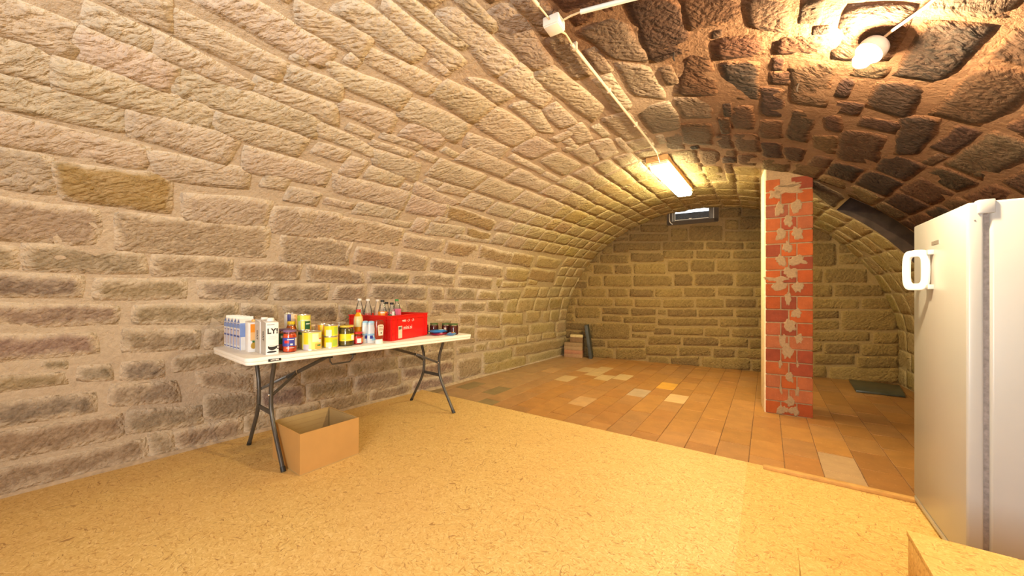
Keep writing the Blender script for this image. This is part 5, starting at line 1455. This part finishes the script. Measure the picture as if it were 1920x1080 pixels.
for dz_ in (-0.085, 0.085):
    m = MB(); m.box((-0.020, 0.360, FHT - 0.254 + dz_ - 0.012), (0.002, 0.392, FHT - 0.254 + dz_ + 0.012)); m.build('handle_mount', M_ENAMEL, door, bevel=0.003)

# ------------------------------------------------------------------ chipboard steps by the camera, lath on the floor
st = empty('wooden_steps', 'chipboard box steps rising to the right beside the refrigerator', 'steps', (0.0995, 1.79, 0.0255))
for (x0, x1, zt) in ((0.0, 0.30, 0.157), (0.30, 1.1, 0.335)):
    yb = 0.0 if x0 == 0 else 0.045
    m = MB(); m.box((x0, -0.95, zt - 0.018), (x1, yb, zt)); m.build('tread', M_OSB2, st, bevel=0.001)
    m = MB(); m.box((x0 + 0.003, -0.95, 0.0 if x0 == 0 else 0.157), (x0 + 0.021, yb - 0.003, zt - 0.018)); m.build('riser', M_OSB2, st, bevel=0.001)
    m = MB(); m.box((x0 + 0.021, yb - 0.021, 0.0), (x1, yb - 0.003, zt - 0.018)); m.build('side_board', M_OSB2, st, bevel=0.001)

lt = empty('wooden_lath', 'thin wooden lath lying on the chipboard edge before the refrigerator', 'lath', (0.0, 2.945, 0.0255))
m = MB(); m.box((-0.02, -0.018, 0.0), (0.70, 0.022, 0.020))
lath = m.build('lath_strip', plain('lath_wood', (0.50, 0.27, 0.075), 0.7, var=0.15, scale=20), lt, bevel=0.0015)

# ------------------------------------------------------------------ stacked tiles and slabs in the far corner
sx, sy = -2.90, 6.185
rz = math.radians(15)
SC = [((0.36, 0.20, 0.10), 0.33, 0.20), ((0.38, 0.17, 0.09), 0.33, 0.20), ((0.35, 0.22, 0.11), 0.325, 0.20), ((0.30, 0.19, 0.09), 0.325, 0.195)]
z = 0.0015
STL = ['lowest', 'second', 'third', 'topmost']
for i, (c, a, b) in enumerate(SC):
    m = MB(); m.box((-a / 2, -b / 2, 0), (a / 2, b / 2, 0.066))
    o = m.build('terracotta_slab', plain('terracotta_slab_%d' % i, c, 0.8, var=0.12, scale=20, bump=0.2), None, bevel=0.004, loc=(sx + random.uniform(-0.004, 0.004), sy, z), rot=(0, 0, rz + random.uniform(-0.02, 0.02)))
    tag(o, 'brown slab in the far corner, %s of the wide pile' % STL[i], 'slab', 'brown slabs piled in the corner')
    z += 0.0665
m = MB(); m.box((-0.115, -0.06, 0), (0.115, 0.06, 0.095)); o = m.build('brown_block', plain('brown_block', (0.22, 0.12, 0.05), 0.8, var=0.15), None, bevel=0.004, loc=(sx + 0.04, sy + 0.03, z), rot=(0, 0, rz)); tag(o, 'dark brown block lying on the wide pile of slabs', 'block')
m = MB(); m.box((-0.115, -0.06, 0), (0.115, 0.06, 0.045)); o = m.build('pale_block', plain('pale_block', (0.60, 0.46, 0.22), 0.8, var=0.12), None, bevel=0.004, loc=(sx + 0.045, sy + 0.03, z + 0.0955), rot=(0, 0, rz)); tag(o, 'pale yellow block on top of the dark brown block', 'block')
M_SLATE = plain('dark_slate', (0.055, 0.058, 0.052), 0.55, var=0.25, scale=14, bump=0.2)
sl = MB(); sl.box((-0.055, -0.21, 0), (0.0, 0.21, 0.60))
o = sl.build('slate_slab', M_SLATE, None, bevel=0.003, loc=(-2.600, 6.36, 0.0), rot=(0, math.radians(-8), math.radians(16)))
tag(o, 'dark slate slab leaning upright against the corner pile', 'slab')
sl = MB()
sl.hull2([(0.864, 5.884, 0.003), (1.278, 5.905, 0.003), (1.355, 6.50, 0.003), (0.896, 6.58, 0.003)], [(0.864, 5.884, 0.028), (1.278, 5.905, 0.028), (1.355, 6.50, 0.028), (0.896, 6.58, 0.028)])
o = sl.build('slate_plate', plain('grey_green_slate', (0.055, 0.06, 0.045), 0.3, var=0.2, scale=8), None, bevel=0.003)
tag(o, 'dark flat slate plate lying on the tiles right of the pillar', 'slab')

# ------------------------------------------------------------------ ceiling wiring and lamps
M_PIPE = plain('aged_white_conduit', (0.66, 0.52, 0.38), 0.5, var=0.06)
M_PIPEW = plain('white_conduit', (0.80, 0.76, 0.70), 0.45, var=0.03)
M_CABLE = plain('pale_cable', (0.62, 0.46, 0.28), 0.5, var=0.08)
M_BOXP = plain('grey_white_plastic', (0.74, 0.68, 0.60), 0.5, var=0.03)
ZC = 2.53
jb = empty('junction_box', 'pale square junction box under the vault crown', 'junction box', (-0.858, 1.60, ZC - 0.052), math.radians(3))
m = MB(); m.box((-0.042, -0.042, 0.0), (0.042, 0.042, 0.045)); m.build('box_body', M_BOXP, jb, bevel=0.006)
m = MB(); m.box((-0.038, -0.038, -0.006), (0.038, 0.038, 0.001)); m.build('box_cover', M_BOXP, jb, bevel=0.004)
m = MB(); m.lathe([(0.010, 0), (0.010, 0.012)], 12); m.build('cable_gland', M_BOXP, jb, loc=(0.0, 0.042, 0.02), rot=(-math.pi / 2, 0, 0))


def ceil_pt(x, y, d=0.022):
    """a point d below the vault at plan position x, y"""
    X = (x - CX) / half_width(y)
    return (x, y, Z0 + RISE * math.sqrt(max(0, 1 - X * X)) - d)


cd = empty('cable_conduit', 'thin pale conduit running along the crown to the tube light', 'conduit', (0, 0, 0))
m = MB(); m.tube([ceil_pt(-0.855, 1.79), ceil_pt(-0.852, 2.6), ceil_pt(-0.850, 3.3), ceil_pt(-0.852, 3.62)], 0.0095, 10); m.build('pipe', M_PIPE, cd)
m = MB(); m.tube([(-0.856, 1.652, ZC - 0.032), (-0.846, 1.70, ZC - 0.022), (-0.850, 1.75, ZC - 0.020), ceil_pt(-0.855, 1.80)], 0.0045, 8); m.build('cable', M_CABLE, cd)
m = MB(); m.tube([ceil_pt(-0.852, 3.61), ceil_pt(-0.862, 3.70, 0.03), (-0.868, 3.80, ZC - 0.06), (-0.870, 3.86, ZC - 0.075)], 0.0045, 8); m.build('cable', M_CABLE, cd)
for yy in (1.83, 2.35, 2.95, 3.45):
    p = ceil_pt(-0.853, yy); m = MB(); m.box((p[0] - 0.013, yy - 0.009, p[2] - 0.012), (p[0] + 0.013, yy + 0.009, p[2] + 0.03)); m.build('pipe_clip', M_PIPE, cd, bevel=0.003)
c2 = empty('cable_conduit', 'short white conduit leading right from the junction box', 'conduit', (0, 0, 0))
m = MB(); m.tube([ceil_pt(-0.72, 1.605), ceil_pt(-0.45, 1.645), ceil_pt(-0.1, 1.70), ceil_pt(0.25, 1.75)], 0.0105, 10); m.build('pipe', M_PIPEW, c2)
m = MB(); m.tube([(-0.814, 1.60, ZC - 0.03), (-0.77, 1.602, ZC - 0.024), ceil_pt(-0.71, 1.606)], 0.0045, 8); m.build('cable', M_CABLE, c2)
for xx in (-0.40, 0.05):
    p = ceil_pt(xx, 1.655 if xx < 0 else 1.69); m = MB(); m.box((p[0] - 0.009, p[1] - 0.013, p[2] - 0.012), (p[0] + 0.009, p[1] + 0.013, p[2] + 0.03)); m.build('pipe_clip', M_PIPEW, c2, bevel=0.003)
c3 = empty('cable_conduit', 'pale conduit coming from behind to the junction box', 'conduit', (0, 0, 0))
m = MB(); m.tube([ceil_pt(-0.855, -1.3), ceil_pt(-0.858, 0.5), ceil_pt(-0.866, 1.46)], 0.0095, 10); m.build('pipe', M_PIPE, c3)
m = MB(); m.tube([ceil_pt(-0.866, 1.45), (-0.862, 1.51, ZC - 0.026), (-0.860, 1.562, ZC - 0.03)], 0.0045, 8); m.build('cable', M_CABLE, c3)
for yy in (0.2, 1.38):
    p = ceil_pt(-0.86, yy); m = MB(); m.box((p[0] - 0.013, yy - 0.009, p[2] - 0.012), (p[0] + 0.013, yy + 0.009, p[2] + 0.03)); m.build('pipe_clip', M_PIPE, c3, bevel=0.003)

tl = empty('tube_light', 'long white tube light with wooden backing under the vault crown', 'ceiling light', (-0.885, 3.80, 0.0), math.radians(-1.0))
m = MB(); m.box((-0.115, 0.0, ZC - 0.055), (0.095, 1.36, ZC + 0.005)); m.build('wooden_backing', plain('lamp_board', (0.52, 0.30, 0.12), 0.8, var=0.15, scale=15), tl, bevel=0.003)
m = MB(); m.box((-0.075, 0.03, ZC - 0.080), (0.075, 1.33, ZC - 0.054)); m.build('lamp_tray', M_BOXP, tl, bevel=0.003)
m = MB(); m.hull2([(-0.075, 0.055, ZC - 0.125), (0.075, 0.055, ZC - 0.125), (0.075, 1.305, ZC - 0.125), (-0.075, 1.305, ZC - 0.125)], [(-0.088, 0.045, ZC - 0.079), (0.088, 0.045, ZC - 0.079), (0.088, 1.315, ZC - 0.079), (-0.088, 1.315, ZC - 0.079)])
m.build('diffuser', plain('glowing_diffuser', (0.9, 0.9, 0.85), 0.4, emit=((1.0, 0.88, 0.47), TUBE_W)), tl, bevel=0.006)

# bare bulb in a white lampholder, on a cable
nv = Vector((-0.44, -0.05, -0.90)).normalized()          # into the room
bp = Vector((0.372, 2.165, 2.225))
bl = empty('bulb_lamp', 'glowing bare bulb in a white lampholder on the dark vault', 'ceiling light', tuple(bp))
q = Vector((-0.64, -0.22, -0.74)).normalized().to_track_quat('Z', 'Y').to_euler()
m = MB(); m.lathe([(0.018, -0.034), (0.036, -0.030), (0.050, -0.018), (0.055, 0.0), (0.052, 0.024), (0.047, 0.028), (0.043, 0.010), (0.018, 0.004)], 28); m.build('lampholder', plain('white_porcelain', (0.82, 0.76, 0.68), 0.3), bl, rot=q)
m = MB(); m.lathe([(0.012, 0.004), (0.014, 0.014), (0.026, 0.028), (0.034, 0.046), (0.032, 0.066), (0.020, 0.080), (0.002, 0.084)], 24)
m.build('bulb', plain('bulb_glow', (1, 0.9, 0.7), 0.3, emit=((1.0, 0.76, 0.43), BULB_W)), bl, rot=q)
cbp = MB(); cbp.tube([(0.022, 0.005, 0.020), (0.032, -0.02, 0.028), (0.048, -0.08, 0.018), (0.097, -0.229, -0.010), (0.16, -0.45, -0.034), (0.30, -0.95, -0.098)], 0.0055, 8)
cbp.build('cable', M_CABLE, bl)

# two iron hooks in the vault
for i, (s_, y_, lab) in enumerate([(4.45, 2.16, 'small iron hook in the vault between the conduit and the bulb'), (5.02, 2.62, 'short iron peg in the vault near the bulb')]):
    a = vault(np.array([s_]), np.array([y_]), np.array([-0.02]))[0]; b = vault(np.array([s_]), np.array([y_]), np.array([0.03]))[0]
    m = MB(); m.tube([tuple(a), tuple(b), tuple(b + np.array([0.004, 0.016, -0.008]))], 0.005, 8)
    o = m.build('iron_hook', plain('rusty_iron_%d' % i, (0.03, 0.022, 0.018), 0.9, spec=0.05), None, smooth=1.2)
    tag(o, lab, 'hook')
